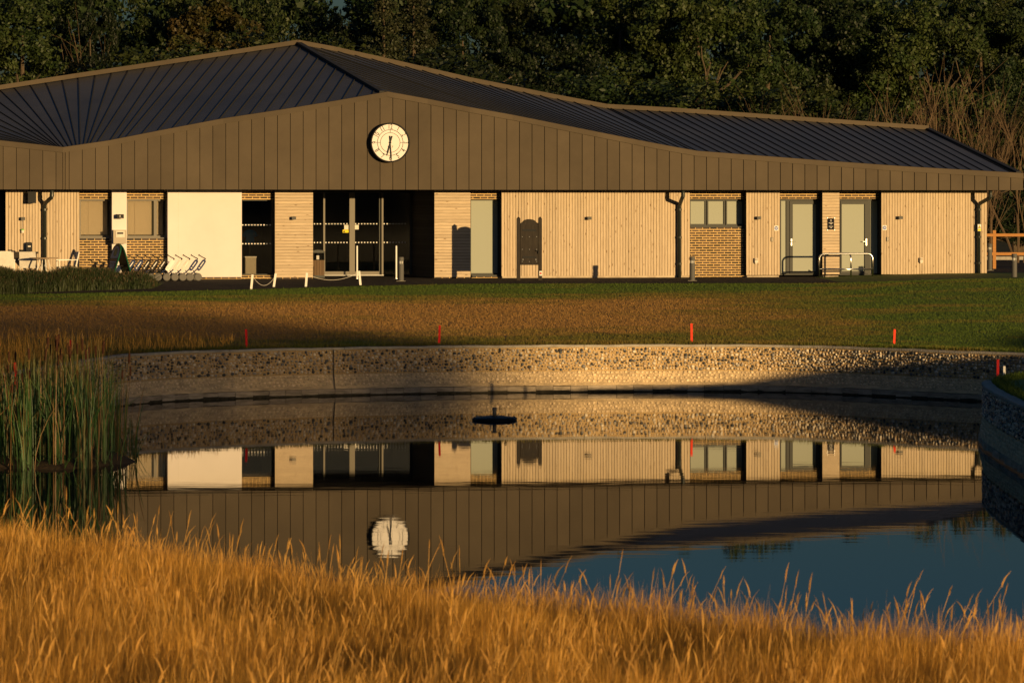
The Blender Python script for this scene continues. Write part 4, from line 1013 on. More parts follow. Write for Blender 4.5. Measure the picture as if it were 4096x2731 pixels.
chair(at(122, -3.9), radians(172), 'pale patio armchair behind the round table')
chair(at(268, -4.4), radians(-75), 'pale patio armchair turned sideways right of the round table')
chair(at(4, -2.4), radians(200), 'pale patio armchair farthest back beside the dark sideboard')
round_table(at(175, -4.6), 'small round patio table behind the lavender hedge')
e = tag(empty('sideboard', at(68, -.5), TH), 'dark carved sideboard against the patio wall', 'sideboard')
MB().box(-.62, .62, -.25, .2, .78, .83).build('top', 'oldwood', e); MB().prism([(-.56, .78), (-.56, .42), (-.42, .42), (-.3, .56), (-.15, .63), (0, .66), (.15, .63), (.3, .56), (.42, .42), (.56, .42), (.56, .78)], -.22, -.18).build('apron', 'oldwood', e)
for a in (-1, 1):
    for b_ in (-.2, .16): MB().box(a * .54 - .03, a * .54 + .03, b_, b_ + .05, 0, .78).build('leg', 'oldwood', e)
MB().box(-.5, .5, -.18, .18, .2, .23).build('shelf', 'oldwood', e)
for a, lab in ((-.2, 'small dark pot on the sideboard, left one'), (.12, 'small dark pot on the sideboard, right one')):
    x_, y_, _ = Fw(S(68, -.5) + a, -.5, 0); o = MB().lathe([(.0001, 0), (.05, 0), (.07, .03), (.065, .06), (.05, .055), (.0001, .05)], 14).build('small_pot', 'black'); o.location = (x_, y_, GZ + .831); tag(o, lab, 'pot', 'pots on the sideboard')

# timber fence behind the right corner
fn = tag(empty('rail_fence', (G(3977, 115), 115, GZ)), 'orange timber post and rail fence right of the building corner', 'fence')
for k in range(-1, 4): MB().box(k * 1.8 - .055, k * 1.8 + .055, -.05, .05, -.05, 1.33).build('post', 'fence', fn)
for zc in (1.17, .52): MB().box(-2.6, 6.2, -.09, -.052, zc - .05, zc + .05).build('rail', 'fence', fn)

# red hazard stakes round the pond, small pegs
def stake(px_t, py_t, px_b, py_b, d, label, m='red', r=.046):
    x = (px_b - CX) / F * d; z0 = H - (py_b - HY) * d / F; z0 = min(z0, float(lawn_z(x, d)) + .02); q_ = Vector(((px_t - px_b) / F * d, .02, H - (py_t - HY) * d / F - z0))
    o = MB().obox((0, 0, -.15), q_, r, r, (0, 1, 0)).build('hazard_stake', m); o.location = (x, d, z0); tag(o, label, 'stake', 'red hazard stakes round the pond')
stake(281, 1360, 284, 1424, 64.6, 'red stake rising behind the cattail tops')
stake(60, 1450, 66, 1512, 56.9, 'lowest red stake, half hidden in the cattails at the left edge')
stake(984, 1317, 988, 1388, 69.2, 'red stake on the shaded lawn at the left of the pond wall')
stake(1759, 1301, 1755, 1374, 71.0, 'red stake above the wall left of the floating disc')
stake(2766, 1294, 2767, 1362, 71.4, 'bright red stake on the sunlit lawn above the brightest wall stretch', 'redplain')
stake(3579, 1317, 3575, 1383, 71.0, 'bright red stake on the green lawn toward the right', 'redplain')
stake(3992, 1437, 3990, 1512, 57.2, 'red stake standing on the grassy point at the right edge')
o = MB().box(-.02, .02, -.02, .02, -.05, .13).prism([(-.02, .13), (.02, .13), (.012, .15), (-.012, .15)], -.02, .02).build('marker_peg', 'white'); o.location = (G(4017, 58), 58, float(lawn_z(G(4017, 58), 58))); tag(o, 'tiny white peg beside the right hand red stake', 'peg')
o = MB().tube([(0, 0, -.05), (.01, 0, .16)], .012, 6).box(-.02, .03, -.015, .015, .13, .17).build('marker_peg', 'oldwood'); o.location = (G(2021, 71.2), 71.2, 1.0); tag(o, 'thin dark peg at the wall edge above the floating disc', 'peg')

# floating fountain disc
d = 61.2; fl = tag(empty('floating_fountain', (G(1978, d), d, 0)), 'black floating fountain disc with short grey pipe on the pond', 'fountain')
MB().lathe([(.0001, -.1), (.36, -.08), (.405, -.03), (.415, .0), (.412, .025), (.40, .042), (.36, .055), (.2, .075), (.0001, .085)], 40).build('float', mat('gloss black plastic', (.008, .009, .010), .45, spec=.12), fl, True)
for k in range(6): a = k * pi / 3 + .25; MB().obox((.37 * cos(a), .37 * sin(a), .055), (.42 * cos(a), .42 * sin(a), .025), .07, .02).build('lug', 'black', fl)
MB().lathe([(.0001, .06), (.036, .06), (.036, .235), (.028, .235), (.028, .17)], 16).build('pipe', 'bollard', fl, True)
MB().tube([(.0, 0, .22), (.1, 0, .21), (.2, .02, .215)], .004, 5).tube([(.1, 0, .17), (.1, 0, .26)], .006, 5).build('nozzle_wire', 'oldwood', fl)

# ---------------------------------------------------------------- grass
def blades(base, hgt, yaw, lean, ldir, wid, levels=(0, .4, .75, 1.0), taper=(1, .8, .5, 0.06), droop=0.0):
    """bent ribbons: returns verts and quads"""
    n_ = len(base); k = len(levels); V = np.zeros((n_, k, 2, 3)); cy, sy = np.cos(yaw), np.sin(yaw)
    for i, (t, tp_) in enumerate(zip(levels, taper)):
        off = lean * t ** 2 * hgt; z_ = hgt * t - droop * lean * t ** 3 * hgt
        cx_ = base[:, 0] + np.cos(ldir) * off; cy_ = base[:, 1] + np.sin(ldir) * off; cz = base[:, 2] + z_
        for j, sg in enumerate((-.5, .5)):
            V[:, i, j, 0] = cx_ + cy * wid * tp_ * sg; V[:, i, j, 1] = cy_ + sy * wid * tp_ * sg; V[:, i, j, 2] = cz
    b0 = (np.arange(n_) * k * 2)[:, None]; Q = []
    for i in range(k - 1): Q.append(b0 + np.array([[2 * i, 2 * i + 1, 2 * i + 3, 2 * i + 2]]))
    return V.reshape(-1, 3), np.concatenate(Q).astype(np.int32)
def joined(name, lst, m, **kw):
    V = []; Q = []; c = 0
    for v, q_ in lst: V.append(v); Q.append(q_ + c); c += len(v)
    return tag(link(name, np_mesh(name, np.concatenate(V), [np.concatenate(Q)]), m), **kw)
# short turf on the lawn and on the right-hand point
N = 430000
yy = rng.uniform(56, 94, N * 2); xx = rng.uniform(-1, 1, N * 2) * (yy * .168)
path_y = np.interp(xx, [a for a, _ in pp], [b for _, b in pp])
ok = ptsin(lawn_poly, xx, yy) & (yy < path_y - rng.exponential(.06, N * 2)); xx = xx[ok][:N]; yy = yy[ok][:N]; n_ = len(xx)
base = np.column_stack([xx, yy, lawn_z(xx, yy) - .012]); hg = rng.uniform(.012, .03, n_) * (1 + 1.2 * (rng.random(n_) < .03))
lst = [blades(base, hg, rng.uniform(-1.2, 1.2, n_), rng.uniform(0, .6, n_), rng.uniform(0, 6.28, n_), rng.uniform(.006, .017, n_), (0, 1), (1, .25))]
# ragged fringe along the wall top
uu = rng.uniform(U0, U1, 26000); P3 = np.array([(*wall_at(a)[0], *wall_at(a)[2]) for a in uu]); of = -(.16 + rng.exponential(.10, len(uu)))
bs = np.column_stack([P3[:, 0] + P3[:, 2] * of, P3[:, 1] + P3[:, 3] * of]); bs = np.column_stack([bs, lawn_z(bs[:, 0], bs[:, 1]) - .01])
lst.append(blades(bs, rng.uniform(.03, .10, len(uu)), rng.uniform(-1.2, 1.2, len(uu)), rng.uniform(0, .9, len(uu)), rng.uniform(0, 6.28, len(uu)), rng.uniform(.008, .02, len(uu)), (0, 1), (1, .25)))
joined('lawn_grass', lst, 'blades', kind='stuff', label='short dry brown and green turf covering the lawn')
# tall dry grass in the foreground
M['drygrass'] = mat('dry golden grass', (.86, .47, .085), .7, col2=(.56, .28, .05), scale=1.6, isl_rand=.55, transl=.35, spec=.25)
M['seedhead'] = mat('dry seed heads', (.60, .36, .10), .7, col2=(.48, .26, .07), scale=2, isl_rand=.35, transl=.3, spec=.2)
N = 440000
yy = 15.5 + (rng.random(N * 2) ** .8) * 24; xx = rng.uniform(-1, 1, N * 2) * (yy * .17 + .3)
side_ = rng.random(N * 2) < .12; xx = np.where(side_, np.sign(xx) * (yy * .17 + .3 + rng.random(N * 2) * 4.5), xx)
ok = yy < shore_y(xx) + .5 - rng.exponential(.35, N * 2); xx = xx[ok][:N]; yy = yy[ok][:N]; n_ = len(xx)
cl = np.sin(xx * 1.7 + 1.3 * np.sin(yy * .9)) * np.cos(yy * 1.1 + 1.7 * np.sin(xx * .8)); cl2 = np.sin(xx * 4.1 + yy * 2.3) * np.sin(yy * 3.7 - xx * 1.9)
hf = np.interp(yy - shore_y(xx), [-4, -1, .5], [1, .95, .7]) * np.interp(xx, [-6, -3, 4], [1.0, 1.0, .95])
hg = (.44 + .10 * cl + .06 * cl2 + rng.normal(0, .06, n_)).clip(.12, 1.0) * hf * rng.uniform(.4, 1.0, n_) ** .8 * 1.1
wind = np.where(rng.random(n_) < .3, rng.normal(.4, .9, n_), rng.uniform(0, 6.28, n_))
lst = [blades(np.column_stack([xx, yy, bank_z(xx, yy) - .03]), hg, rng.uniform(-1.3, 1.3, n_), rng.exponential(.38, n_).clip(0, 1.3), wind, rng.uniform(.0014, .0036, n_) * np.interp(yy, [15, 35], [.9, 1.3]), droop=.35)]
joined('dry_grass', lst, 'drygrass', kind='stuff', label='tall golden dry grass along the near bank')
ix = rng.choice(n_, 3800, replace=False); hs = hg[ix] * rng.uniform(1.02, 1.35, len(ix)); ln_ = rng.uniform(.05, .4, len(ix)); ld = wind[ix]
bs = np.column_stack([xx[ix], yy[ix], bank_z(xx[ix], yy[ix])])
stems = blades(bs, hs, np.zeros(len(ix)), ln_, ld, np.full(len(ix), .005), taper=(1, .9, .8, .6))
tipx = bs[:, 0] + np.cos(ld) * ln_ * hs; tipy = bs[:, 1] + np.sin(ld) * ln_ * hs
tip = np.column_stack([tipx, tipy, bs[:, 2] + hs - .02]); hl = rng.uniform(.07, .17, len(ix))
h1 = blades(tip, hl, rng.uniform(-.3, .3, len(ix)), ln_ * 1.6, ld, rng.uniform(.006, .014, len(ix)), (0, .25, .6, 1), (.25, 1, .85, .1))
h2 = blades(tip, hl, rng.uniform(-.3, .3, len(ix)) + 1.57, ln_ * 1.6, ld, rng.uniform(.006, .013, len(ix)), (0, .25, .6, 1), (.25, 1, .85, .1))
joined('grass_seed_heads', [stems, h1, h2], 'seedhead', kind='stuff', label='feathery seed heads standing over the golden grass')
# rough tall grass on the left bank behind the cattails
N = 9000; yy = rng.uniform(54, 72, N); xx = rng.uniform(-12.5, -6.0, N); wx = np.interp(yy, [52, 55, 58, 61, 63.8, 66.4, 68.3, 70], [-11, -9.7, -9, -8.5, -8.1, -7.4, -5.6, -3])
ok = xx < wx - .25 - rng.exponential(.1, N); dens = rng.random(N) < np.interp(yy - (70 + (xx + 9) * .9), [-6, 0, 1.5], [1, .7, 0]); ok &= dens
xx, yy = xx[ok], yy[ok]; n_ = len(xx)
lst = [blades(np.column_stack([xx, yy, lawn_z(xx, yy) - .02]), rng.uniform(.12, .5, n_) * np.interp(xx, [-10, -6], [1.2, .5]), rng.uniform(-1.2, 1.2, n_), rng.exponential(.3, n_), rng.uniform(0, 6.28, n_), rng.uniform(.008, .016, n_), droop=.3)]
joined('rough_grass', lst, 'drygrass', kind='stuff', label='rough dry grass on the left bank behind the cattails')

# ---------------------------------------------------------------- cattails
def ribbon_mat():
    m = bpy.data.materials.new('cattail leaf'); m.use_nodes = True; n = m.node_tree.nodes; l = m.node_tree.links; b = n['Principled BSDF']; b.inputs['Roughness'].default_value = .5
    ge = n.new('ShaderNodeNewGeometry'); rp = n.new('ShaderNodeValToRGB'); cr = rp.color_ramp
    cols = [(.06, .14, .025), (.04, .11, .03), (.07, .15, .03), (.16, .13, .035), (.05, .13, .035), (.26, .15, .05), (.03, .09, .025), (.045, .12, .025), (.05, .11, .03)]
    cr.interpolation = 'CONSTANT'
    for i, c in enumerate(cols):
        e = cr.elements[i] if i < 2 else cr.elements.new(.99)
        e.position = i / len(cols); e.color = (*c, 1)
    l.new(ge.outputs['Random Per Island'], rp.inputs[0])
    sp = n.new('ShaderNodeSeparateXYZ'); l.new(ge.outputs['Position'], sp.inputs[0]); mr = n.new('ShaderNodeMapRange'); mr.inputs['From Min'].default_value = 1.15; mr.inputs['From Max'].default_value = 1.9; l.new(sp.outputs['Z'], mr.inputs[0])
    ns = n.new('ShaderNodeTexNoise'); ns.inputs['Scale'].default_value = 3; l.new(ge.outputs['Position'], ns.inputs[0]); mu = n.new('ShaderNodeMath'); mu.operation = 'MULTIPLY'; l.new(mr.outputs[0], mu.inputs[0]); l.new(ns.outputs['Fac'], mu.inputs[1])
    mx = n.new('ShaderNodeMix'); mx.data_type = 'RGBA'; l.new(mu.outputs[0], mx.inputs[0]); l.new(rp.outputs[0], mx.inputs[6]); mx.inputs[7].default_value = (.38, .20, .045, 1)
    l.new(mx.outputs[2], b.inputs['Base Color'])
    tr = n.new('ShaderNodeBsdfTranslucent'); ms = n.new('ShaderNodeMixShader'); ms.inputs[0].default_value = .3; l.new(mx.outputs[2], tr.inputs[0]); l.new(b.outputs[0], ms.inputs[1]); l.new(tr.outputs[0], ms.inputs[2]); l.new(ms.outputs[0], n['Material Output'].inputs[0])
    return m
M['cat'] = ribbon_mat(); M['cathead'] = mat('brown cattail head', (.075, .03, .016), .9, col2=(.05, .02, .012), scale=30)
def cat_xy(n):
    x = []; y = []
    while len(x) < n:
        a = rnd.uniform(-9.4, -5.98); b_ = rnd.gauss(51.4, 1.0)
        if a > -6.4 and rnd.random() < .7: continue
        if 49.4 < b_ < 54: x.append(a); y.append(b_)
    return np.array(x), np.array(y)
xx, yy = cat_xy(2)
# grow in tufts
tx, ty = cat_xy(170); NC = 2300; k = rng.integers(0, 170, NC); xx = tx[k] + rng.normal(0, .07, NC); yy = ty[k] + rng.normal(0, .07, NC)
hcap = np.interp(xx, [-9.4, -7.6, -6.9, -6.3, -5.9, -5.6], [1.25, 1.5, 1.75, 1.75, 1.5, 1.2])
hg = hcap * rng.uniform(.45, 1.05, NC)
lst = [blades(np.column_stack([xx, yy, bank_z(xx, yy) - .02]), hg, rng.uniform(-.9, .9, NC), rng.exponential(.14, NC).clip(0, .7), rng.uniform(0, 6.28, NC), rng.uniform(.009, .018, NC), (0, .25, .5, .75, .9, 1.0), (.7, 1, .95, .75, .5, .05), droop=.25)]
n2 = 260; k = rng.integers(0, 170, n2); x2 = tx[k] + rng.normal(0, .1, n2); y2 = ty[k] - rng.uniform(0, .5, n2)
lst.append(blades(np.column_stack([x2, y2, bank_z(x2, y2).clip(0) - .01]), rng.uniform(.2, .6, n2), rng.uniform(-1, 1, n2), rng.uniform(.4, 1.5, n2), rng.uniform(0, 6.28, n2), rng.uniform(.008, .015, n2), droop=.5))
joined('reeds', lst, 'cat', kind='stuff', label='tall green reed leaves crowding the muddy left edge of the pond')
cats = []
for v in range(3):
    e = empty('cattail'); hh_ = 1.45; ln_ = .05 * (v - 1)
    MB().tube([(0, 0, -.05), (ln_ * .3, 0, .7), (ln_, 0, hh_)], .006, 6, .004).build('stalk', 'cat', e)
    MB().lathe([(.0001, 0), (.011, .008), (.017, .03), (.017, .15), (.012, .172), (.0001, .18)], 10, 'z', (ln_, 0, hh_ - .02)).build('seed_head', 'cathead', e, True)
    MB().tube([(ln_, 0, hh_ + .14), (ln_ + .004, 0, hh_ + .24)], .003, 5).build('spike', 'cat', e); cats.append(e)
used = set()
cx2, cy2 = cat_xy(75); cy2 = np.minimum(cy2, 51.2 + rng.uniform(-.6, .4, 75))
for i in range(75):
    s_ = cats[i % 3]; o = s_ if (i % 3) not in used else copy_tree(s_); used.add(i % 3)
    hc = float(np.interp(cx2[i], [-9.4, -7.6, -6.9, -6.3, -5.9, -5.6], [1.15, 1.3, 1.62, 1.6, 1.35, 1.1])) * rnd.uniform(.82, 1.08)
    o.location = (cx2[i], cy2[i], float(bank_z(cx2[i], cy2[i]))); o.scale = (1, 1, 1); z_ = hc / 1.45; o.scale = (z_ * .95 + .05, z_ * .95 + .05, z_); o.rotation_euler = (rnd.uniform(-.06, .06), rnd.uniform(-.08, .08), rnd.uniform(0, 6.28))
    tag(o, 'brown headed cattail standing in the reed bed at the left of the pond', 'cattail', 'brown headed cattails in the reed bed')

# ---------------------------------------------------------------- foliage
def leaf_mat(name, c1, c2, sc_=.5, tr=.25):
    return mat(name, c1, .55, col2=c2, scale=sc_, isl_rand=.32, obj_rand=.42, transl=tr, spec=.3, detail=3)
M['leaf_a'] = leaf_mat('oak leaves', (.019, .036, .008), (.036, .047, .011))
M['leaf_b'] = leaf_mat('dark leaves', (.011, .024, .007), (.022, .034, .010))
M['leaf_c'] = leaf_mat('conifer needles', (.018, .026, .010), (.03, .032, .013))
M['leaf_d'] = leaf_mat('turning leaves', (.070, .048, .012), (.04, .048, .010))
M['bark'] = mat('bark', (.10, .075, .05), .9, col2=(.06, .045, .03), scale=6)
M['twig'] = mat('bare twigs', (.105, .072, .044), .9)
def leaves(cen, rad, per, size, flat=.8, shell=.5):
    n_ = len(cen); ci = np.repeat(np.arange(n_), per); N = len(ci)
    d = rng.normal(size=(N, 3)); d /= np.linalg.norm(d, axis=1)[:, None]
    r_ = rad[ci] * (shell + (1 - shell) * rng.random(N) ** .6) * (1 + .25 * (rng.random(N) < .06))
    p = cen[ci] + d * r_[:, None] * np.array([1, 1, flat])
    nn_ = d + rng.normal(size=(N, 3)) * .75; nn_ /= np.linalg.norm(nn_, axis=1)[:, None]
    a = np.cross(nn_, rng.normal(size=(N, 3))); a /= np.linalg.norm(a, axis=1)[:, None]; b_ = np.cross(nn_, a)
    s_ = size * rng.uniform(.6, 1.35, N)[:, None]
    V = np.stack([p - a * s_ * .5, p + b_ * s_ * .32 + a * s_ * .08, p + a * s_ * .6, p - b_ * s_ * .32 + a * s_ * .08], 1).reshape(-1, 3)
    return V, np.arange(N * 4).reshape(N, 4).astype(np.int32)
def limb_mb(mb, p, d, ln, r, depth, spread, rr, wig=.18, n=5):
    pts = [p]; dd = d.copy(); k = 4
    for i in range(k): dd = (dd + Vector((rr.gauss(0, wig), rr.gauss(0, wig), rr.gauss(0, wig * .5)))).normalized(); pts.append(pts[-1] + dd * ln / k)
    mb.tube(pts, [r * (1 - .55 * i / k) for i in range(k + 1)], n, cap=False)
    if depth > 0:
        for i in range(rr.choice([2, 3, 3, 4])):
            a = rr.uniform(.35, 1.0); q_ = pts[int(a * k)]; nd = (dd + Vector((rr.gauss(0, spread), rr.gauss(0, spread), rr.gauss(.12, spread * .6)))).normalized()
            limb_mb(mb, q_, nd, ln * rr.uniform(.55, .8), r * .52, depth - 1, spread, rr, wig, max(3, n - 1))
def tree_meshes(seed, h, wd, kind='oak', nclump=85, per=260, size=.25):
    rr = random.Random(seed); mb = MB(); th = h * .45
    if kind == 'spruce':
        mb.tube([(0, 0, -.3), (0, 0, h * .5), (0, 0, h * .98)], [.32, .2, .03], 7)
        cen = []; rad = []
        z_ = h * .12
        while z_ < h * .97:
            rm = wd / 2 * (1 - z_ / h) ** .85 + .25
            for k in range(int(5 + rm * 4)):
                a = rr.uniform(0, 6.28); r_ = rm * rr.uniform(.35, 1.05); cen.append((r_ * cos(a), r_ * sin(a), z_ - r_ * .28 + rr.uniform(-.2, .2))); rad.append(.45 + .25 * rm / 3)
            z_ += .62
        V, Q = leaves(np.array(cen), np.array(rad), 48, size * .8, .45)
    else:
        mb.tube([(0, 0, -.3), (rr.uniform(-.2, .2), 0, th * .5), (rr.uniform(-.4, .4), rr.uniform(-.3, .3), th), (0, 0, h * .8)], [.42, .32, .24, .06], 8)
        for k in range(7):
            a = rr.uniform(0, 6.28); z0 = h * rr.uniform(.2, .55); limb_mb(mb, Vector((0, 0, z0)), Vector((cos(a), sin(a), rr.uniform(.5, 1.1))).normalized(), wd * .38, .15, 1, .4, rr)
        cen = []; rad = []
        lobes = [(Vector((rr.uniform(-.22, .22) * wd, rr.uniform(-.22, .22) * wd, h * rr.uniform(.35, .82))), wd * rr.uniform(.2, .34)) for _ in range(11)] + [(Vector((0, 0, h * .8)), wd * .25)]
        for k in range(nclump):
            c, lr = rr.choice(lobes); d_ = Vector((rr.gauss(0, 1), rr.gauss(0, 1), rr.gauss(.15, 1))).normalized(); q_ = c + d_ * lr * rr.uniform(.55, 1.05)
            q_.z = min(max(q_.z, h * .12), h * .985); cen.append(q_[:]); rad.append(rr.uniform(.055, .11) * wd)
        V, Q = leaves(np.array(cen), np.array(rad), per, size, .8, .35)
    V[:, 2] *= h / np.percentile(V[:, 2], 99.7)
    return mb.mesh('trunk'), np_mesh('crown', V, [Q])
TV = {}
def variant(key, m, *a, **k):
    t, c = tree_meshes(*a, **k); t.materials.append(M['bark']); c.materials.append(M[m]); TV[key] = (t, c)
variant('oak1', 'leaf_a', 1, 18, 11); variant('oak2', 'leaf_b', 2, 18, 10); variant('oak3', 'leaf_a', 3, 18, 12, nclump=85); variant('oak4', 'leaf_d', 4, 18, 9, nclump=60)
variant('oak5', 'leaf_b', 9, 18, 12, nclump=90); variant('spruce', 'leaf_c', 5, 19, 8, 'spruce')
variant('bush1', 'leaf_a', 6, 12, 10, nclump=80, per=150, size=.24); variant('bush2', 'leaf_b', 7, 12, 11, nclump=80, per=150, size=.24)
variant('shade', 'leaf_b', 12, 18, 12, nclump=170, per=42, size=.45)
def tree(key, x, y, h, label, rz=0, wsc=1.0, z=1.65, name=None, group='trees behind the clubhouse', cat='tree'):
    t, c = TV[key]; h0 = {'spruce': 19, 'bush1': 12, 'bush2': 12}.get(key, 18)
    e = tag(empty(name or ('spruce_tree' if key == 'spruce' else 'bush' if key.startswith('bush') else 'tree'), (x, y, z), rz), label, cat, group); k = h / h0; e.scale = (k * wsc, k * wsc, k)
    link('trunk', t, None, e); link('crown', c, None, e); return e
def top_h(py, d): return H - (py - HY) * d / F - 1.65
BTREES = [('oak3', 90, -60, 232, 'broad green tree at the left edge above the roof', 1.15), ('oak2', 360, -40, 246, 'dark tree behind the bare branching tree at the left', .6),
          ('oak1', 700, -50, 228, 'green tree between the left sky gap and the roof peak', .85), ('oak4', 900, -10, 222, 'rusty tinged tree left of the roof peak', 1.0), ('oak3', 1060, -70, 236, 'tall green tree directly behind the roof peak', .72),
          ('oak5', 1345, 70, 240, 'low dark tree under the sky gap right of the roof peak', .8), ('spruce', 1535, -60, 225, 'dark spruce above the clock, left of a pair', 1.0), ('spruce', 1655, -75, 229, 'dark spruce above the clock, right of a pair', 1.1),
          ('oak2', 1850, -40, 232, 'dark tree just right of the spruce pair', .9), ('oak1', 2010, -90, 240, 'tall tree above the middle of the roof slope', .9), ('oak5', 2230, 150, 205, 'rounded dark tree low over the roof slope right of centre', 1.0),
          ('oak3', 2480, -80, 230, 'large tree above the kink of the ridge', 1.05), ('oak1', 2790, -90, 226, 'tall pale green tree right of the ridge kink', 1.0), ('oak2', 3080, -60, 234, 'dark tree above the long right roof', 1.0),
          ('oak5', 3350, -45, 238, 'dark broad tree above the right part of the ridge', 1.0), ('oak3', 3640, -30, 236, 'green tree above the right end of the ridge', 1.0), ('oak1', 3920, -15, 240, 'tree in the top right corner left of the frame edge', 1.0), ('oak2', 4180, -15, 240, 'dark tree cut by the right frame edge', 1.0)]
for i, (k, px, py, d, lab, ws) in enumerate(BTREES): tree(k, G(px, d), d, top_h(py, d), lab, rnd.uniform(0, 6.28), ws)
BUSH = [('bush2', 60, 330, 165, 'low dark bush behind the left roof end', 1.3), ('oak4', 330, 260, 175, 'rusty small tree over the left roof', 1.0), ('bush1', 560, 200, 170, 'green bush above the left roof slope', 1.4), ('oak4', 760, 150, 178, 'brownish small tree over the left roof slope', 1.1), ('bush1', 1020, 140, 172, 'green bush just left of the roof peak', 1.5), ('bush1', 1330, 160, 172, 'sunlit green bush just right of the roof peak', 1.3),
        ('bush2', 1700, 200, 172, 'dark bush behind the roof right of the spruces', 1.7), ('oak2', 2060, 130, 180, 'small dark tree over the roof slope', .9), ('bush2', 2560, 260, 165, 'dark bush over the ridge kink', 1.6), ('bush1', 2900, 330, 158, 'green bush among bare shrubs on the right ridge', 1.4), ('bush1', 3230, 340, 155, 'green bush in the middle of the bare shrubs', 1.3), ('bush2', 3480, 420, 150, 'low bush behind the right end of the ridge', 1.3),
        ('bush1', 3830, 360, 152, 'green bush behind the falling hip of the roof', 1.2), ('oak2', 3960, 240, 165, 'small dark tree at the right behind the hip', .9), ('bush1', 4080, 420, 145, 'green bush at the right frame edge', 1.3), ('bush2', 4060, 800, 141, 'dark bush behind the rail fence', 1.6), ('bush2', 3900, 760, 143, 'dark bush beside the building corner', 1.5), ('bush2', 4190, 760, 142, 'dark bush at the right edge beyond the car park', 1.5)]
for k, px, py, d, lab, ws in BUSH: tree(k, G(px, d), d, top_h(py, d), lab, rnd.uniform(0, 6.28), ws, group='bushes behind the clubhouse', cat='tree' if k.startswith('oak') else 'bush')
# far wood closing the view
cen = []; rad = []
for i in range(1900):
    px = rnd.uniform(-500, 4600); d = rnd.uniform(252, 272)
    tp = np.interp(px, [-500, 430, 470, 545, 590, 1270, 1300, 1410, 1440, 5000], [-70, -70, 75, 75, -60, -60, 105, 105, -70, -15]) + 12 * sin(px * .013) + 8 * sin(px * .041)
    zt_ = H - (tp - HY) * d / F - 1.3; z_ = rnd.uniform(1.5, zt_) if rnd.random() < .75 else zt_ - rnd.uniform(0, 1.2)
    cen.append((G(px, d), d, z_)); rad.append(rnd.uniform(1.1, 2.1))
V, Q = leaves(np.array(cen), np.array(rad), 95, .5, .85, .2)
tag(link('woodland', np_mesh('woodland', V, [Q]), 'leaf_b'), 'dark woodland closing the view behind the trees', kind='stuff')
# bare shrubs and the dead tree
def bare(seed, n0, h, spread, r, depth=3):
    rr = random.Random(seed); mb = MB()
    for k in range(n0): limb_mb(mb, Vector((rr.uniform(-.25, .25), rr.uniform(-.2, .2), 0)), Vector((rr.gauss(0, spread), rr.gauss(0, spread), 1)).normalized(), h * rr.uniform(.4, .6), r * rr.uniform(.6, 1), depth, spread * 1.1, rr, .1)
    me = mb.mesh('branches'); zz_ = max(v.co.z for v in me.vertices)
    for v in me.vertices: v.co *= 6.0 / zz_
    return me
BR_ = [bare(1, 3, 6, .26, .055), bare(2, 4, 6, .2, .045), bare(3, 2, 6, .32, .06)]
for b_ in BR_: b_.materials.append(M['twig'])
for i, (v, px, py_t, d, lab) in enumerate([(2, 390, 20, 190, 'bare dead tree with twisting branches at upper left'), (0, 2960, 330, 130, 'bare pale shrub over the ridge, leftmost of the bare group'), (1, 3060, 340, 130, 'bare twiggy shrub second from left over the ridge'), (1, 3270, 260, 131, 'bare shrub in the middle of the right ridge'), (0, 3400, 330, 130, 'bare shrub with fine twigs over the right ridge'),
        (0, 3660, 190, 127, 'tall bare tree standing over the right end of the ridge'), (2, 3790, 430, 124, 'short bare shrub at the foot of the hip'), (1, 3830, 220, 132, 'tall thin bare shrub right of the ridge end'), (1, 3960, 240, 126, 'broad bare shrub behind the hip at right'), (0, 4075, 260, 130, 'bare shrub at the right frame edge'), (2, 2800, 350, 134, 'thin bare stems left of the bare group')]):
    e = tag(empty('bare_tree' if py_t < 240 else 'bare_shrub', (G(px, d), d, 1.65), rnd.uniform(0, 6.28)), lab, 'tree' if py_t < 240 else 'shrub', 'bare shrubs behind the roof'); k = top_h(py_t, d) / 6.0; e.scale = (k * .8, k * .8, k); link('branches', BR_[v], None, e)
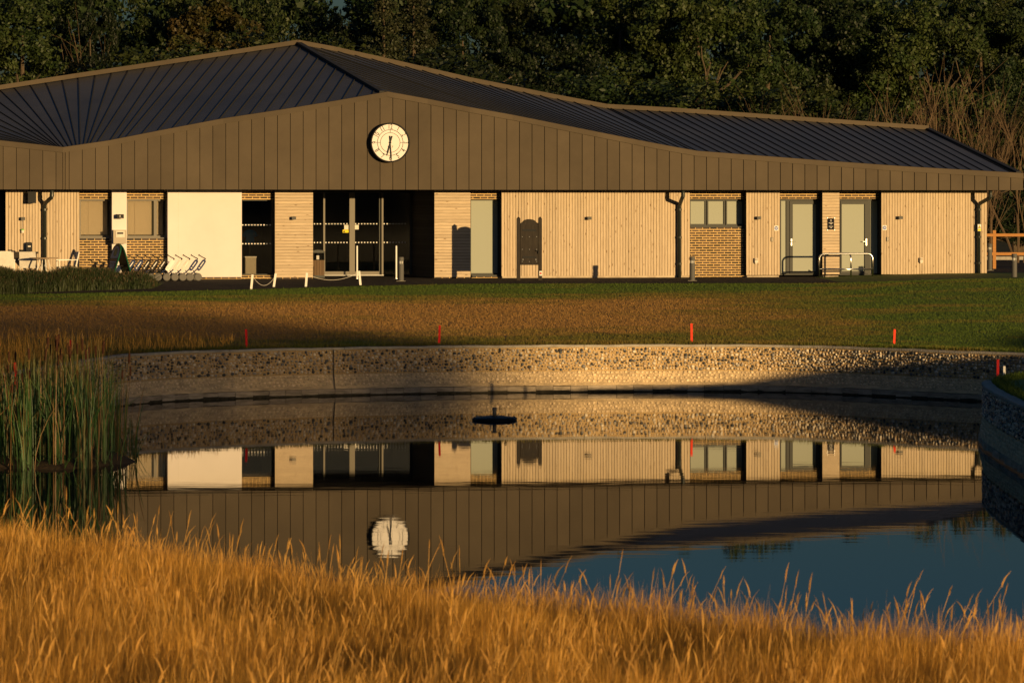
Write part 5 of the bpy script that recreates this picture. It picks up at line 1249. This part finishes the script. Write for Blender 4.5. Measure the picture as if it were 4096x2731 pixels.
# lavender hedge
hx = np.array([-16, -13.6, -12, -11, -10.2, -9.7]); hgd = np.array([86.8, 87.8, 88.6, 89.2, 89.6, 89.9])
M['lav'] = leaf_mat('lavender', (.034, .055, .018), (.06, .075, .026), 1.5, .15)
n_ = 48000; xx = rng.uniform(-15.8, -9.7, n_); yc = np.interp(xx, hx, hgd) + .75; prof = np.interp(xx, [-10.9, -10.0, -9.7], [1, .8, .35]) * (1 + .09 * np.sin(xx * 3.1) + .07 * np.sin(xx * 7.3 + 1))
off = rng.normal(0, .36, n_).clip(-.75, .75); yy = yc + off; zz = np.array([float(GZ - .12)] * n_); hgt = .60 * prof * (1 - .45 * (np.abs(off) / .75) ** 2) * rng.uniform(.75, 1.1, n_)
hd = tag(empty('lavender_hedge', (-12, 88.3, 1.63)), 'low bushy lavender hedge in front of the patio furniture', 'hedge')
V, Q = blades(np.column_stack([xx + 12, yy - 88.3, np.full(n_, -.02)]), hgt, rng.uniform(-1.3, 1.3, n_), rng.exponential(.28, n_), rng.uniform(0, 6.28, n_), rng.uniform(.008, .018, n_), (0, .5, 1), (.8, 1, .4))
link('foliage', np_mesh('foliage', V, [Q]), 'lav', hd)
M['lavhead'] = mat('faded lavender heads', (.085, .058, .035), .9, isl_rand=.4)
ix = rng.choice(n_, 3500, replace=False)
V, Q = blades(np.column_stack([xx[ix] + 12, yy[ix] - 88.3, hgt[ix] * .93]), np.full(len(ix), .07), rng.uniform(-1.3, 1.3, len(ix)), rng.uniform(0, .4, len(ix)), rng.uniform(0, 6.28, len(ix)), rng.uniform(.012, .02, len(ix)), (0, .5, 1), (.7, 1, .5))
link('flower_heads', np_mesh('flower_heads', V, [Q]), 'lavhead', hd)
# trees behind the viewpoint whose shade falls over the pond's far left side
tdir = tan(SUN_AZ); tel = tan(SUN_EL)
def shade_tree(x70, z70, hw, lab, back=200):
    d = -back; x = x70 + (70 - d) * tdir; base = float(bank_z(x, d)); ztop = z70 + (70 - d) / cos(SUN_AZ) * tel
    tree('shade', x, d, ztop - base, lab, rnd.uniform(0, 6), hw / (6.3 * (ztop - base) / 18), base, group='trees behind the viewpoint')
for x70, z70, hw in ((-18.8, .6, 2.8), (-16.2, 1.3, 2.4), (-13.6, 2, 3), (-10.5, 2.6, 3.5), (-7, 3.0, 3.5), (-4, 3.1, 2.8), (-1.9, 2.9, 1.8), (-.4, 1.9, 1.3)): shade_tree(x70, z70, hw, 'leafy tree behind the viewpoint casting shade over the pond')
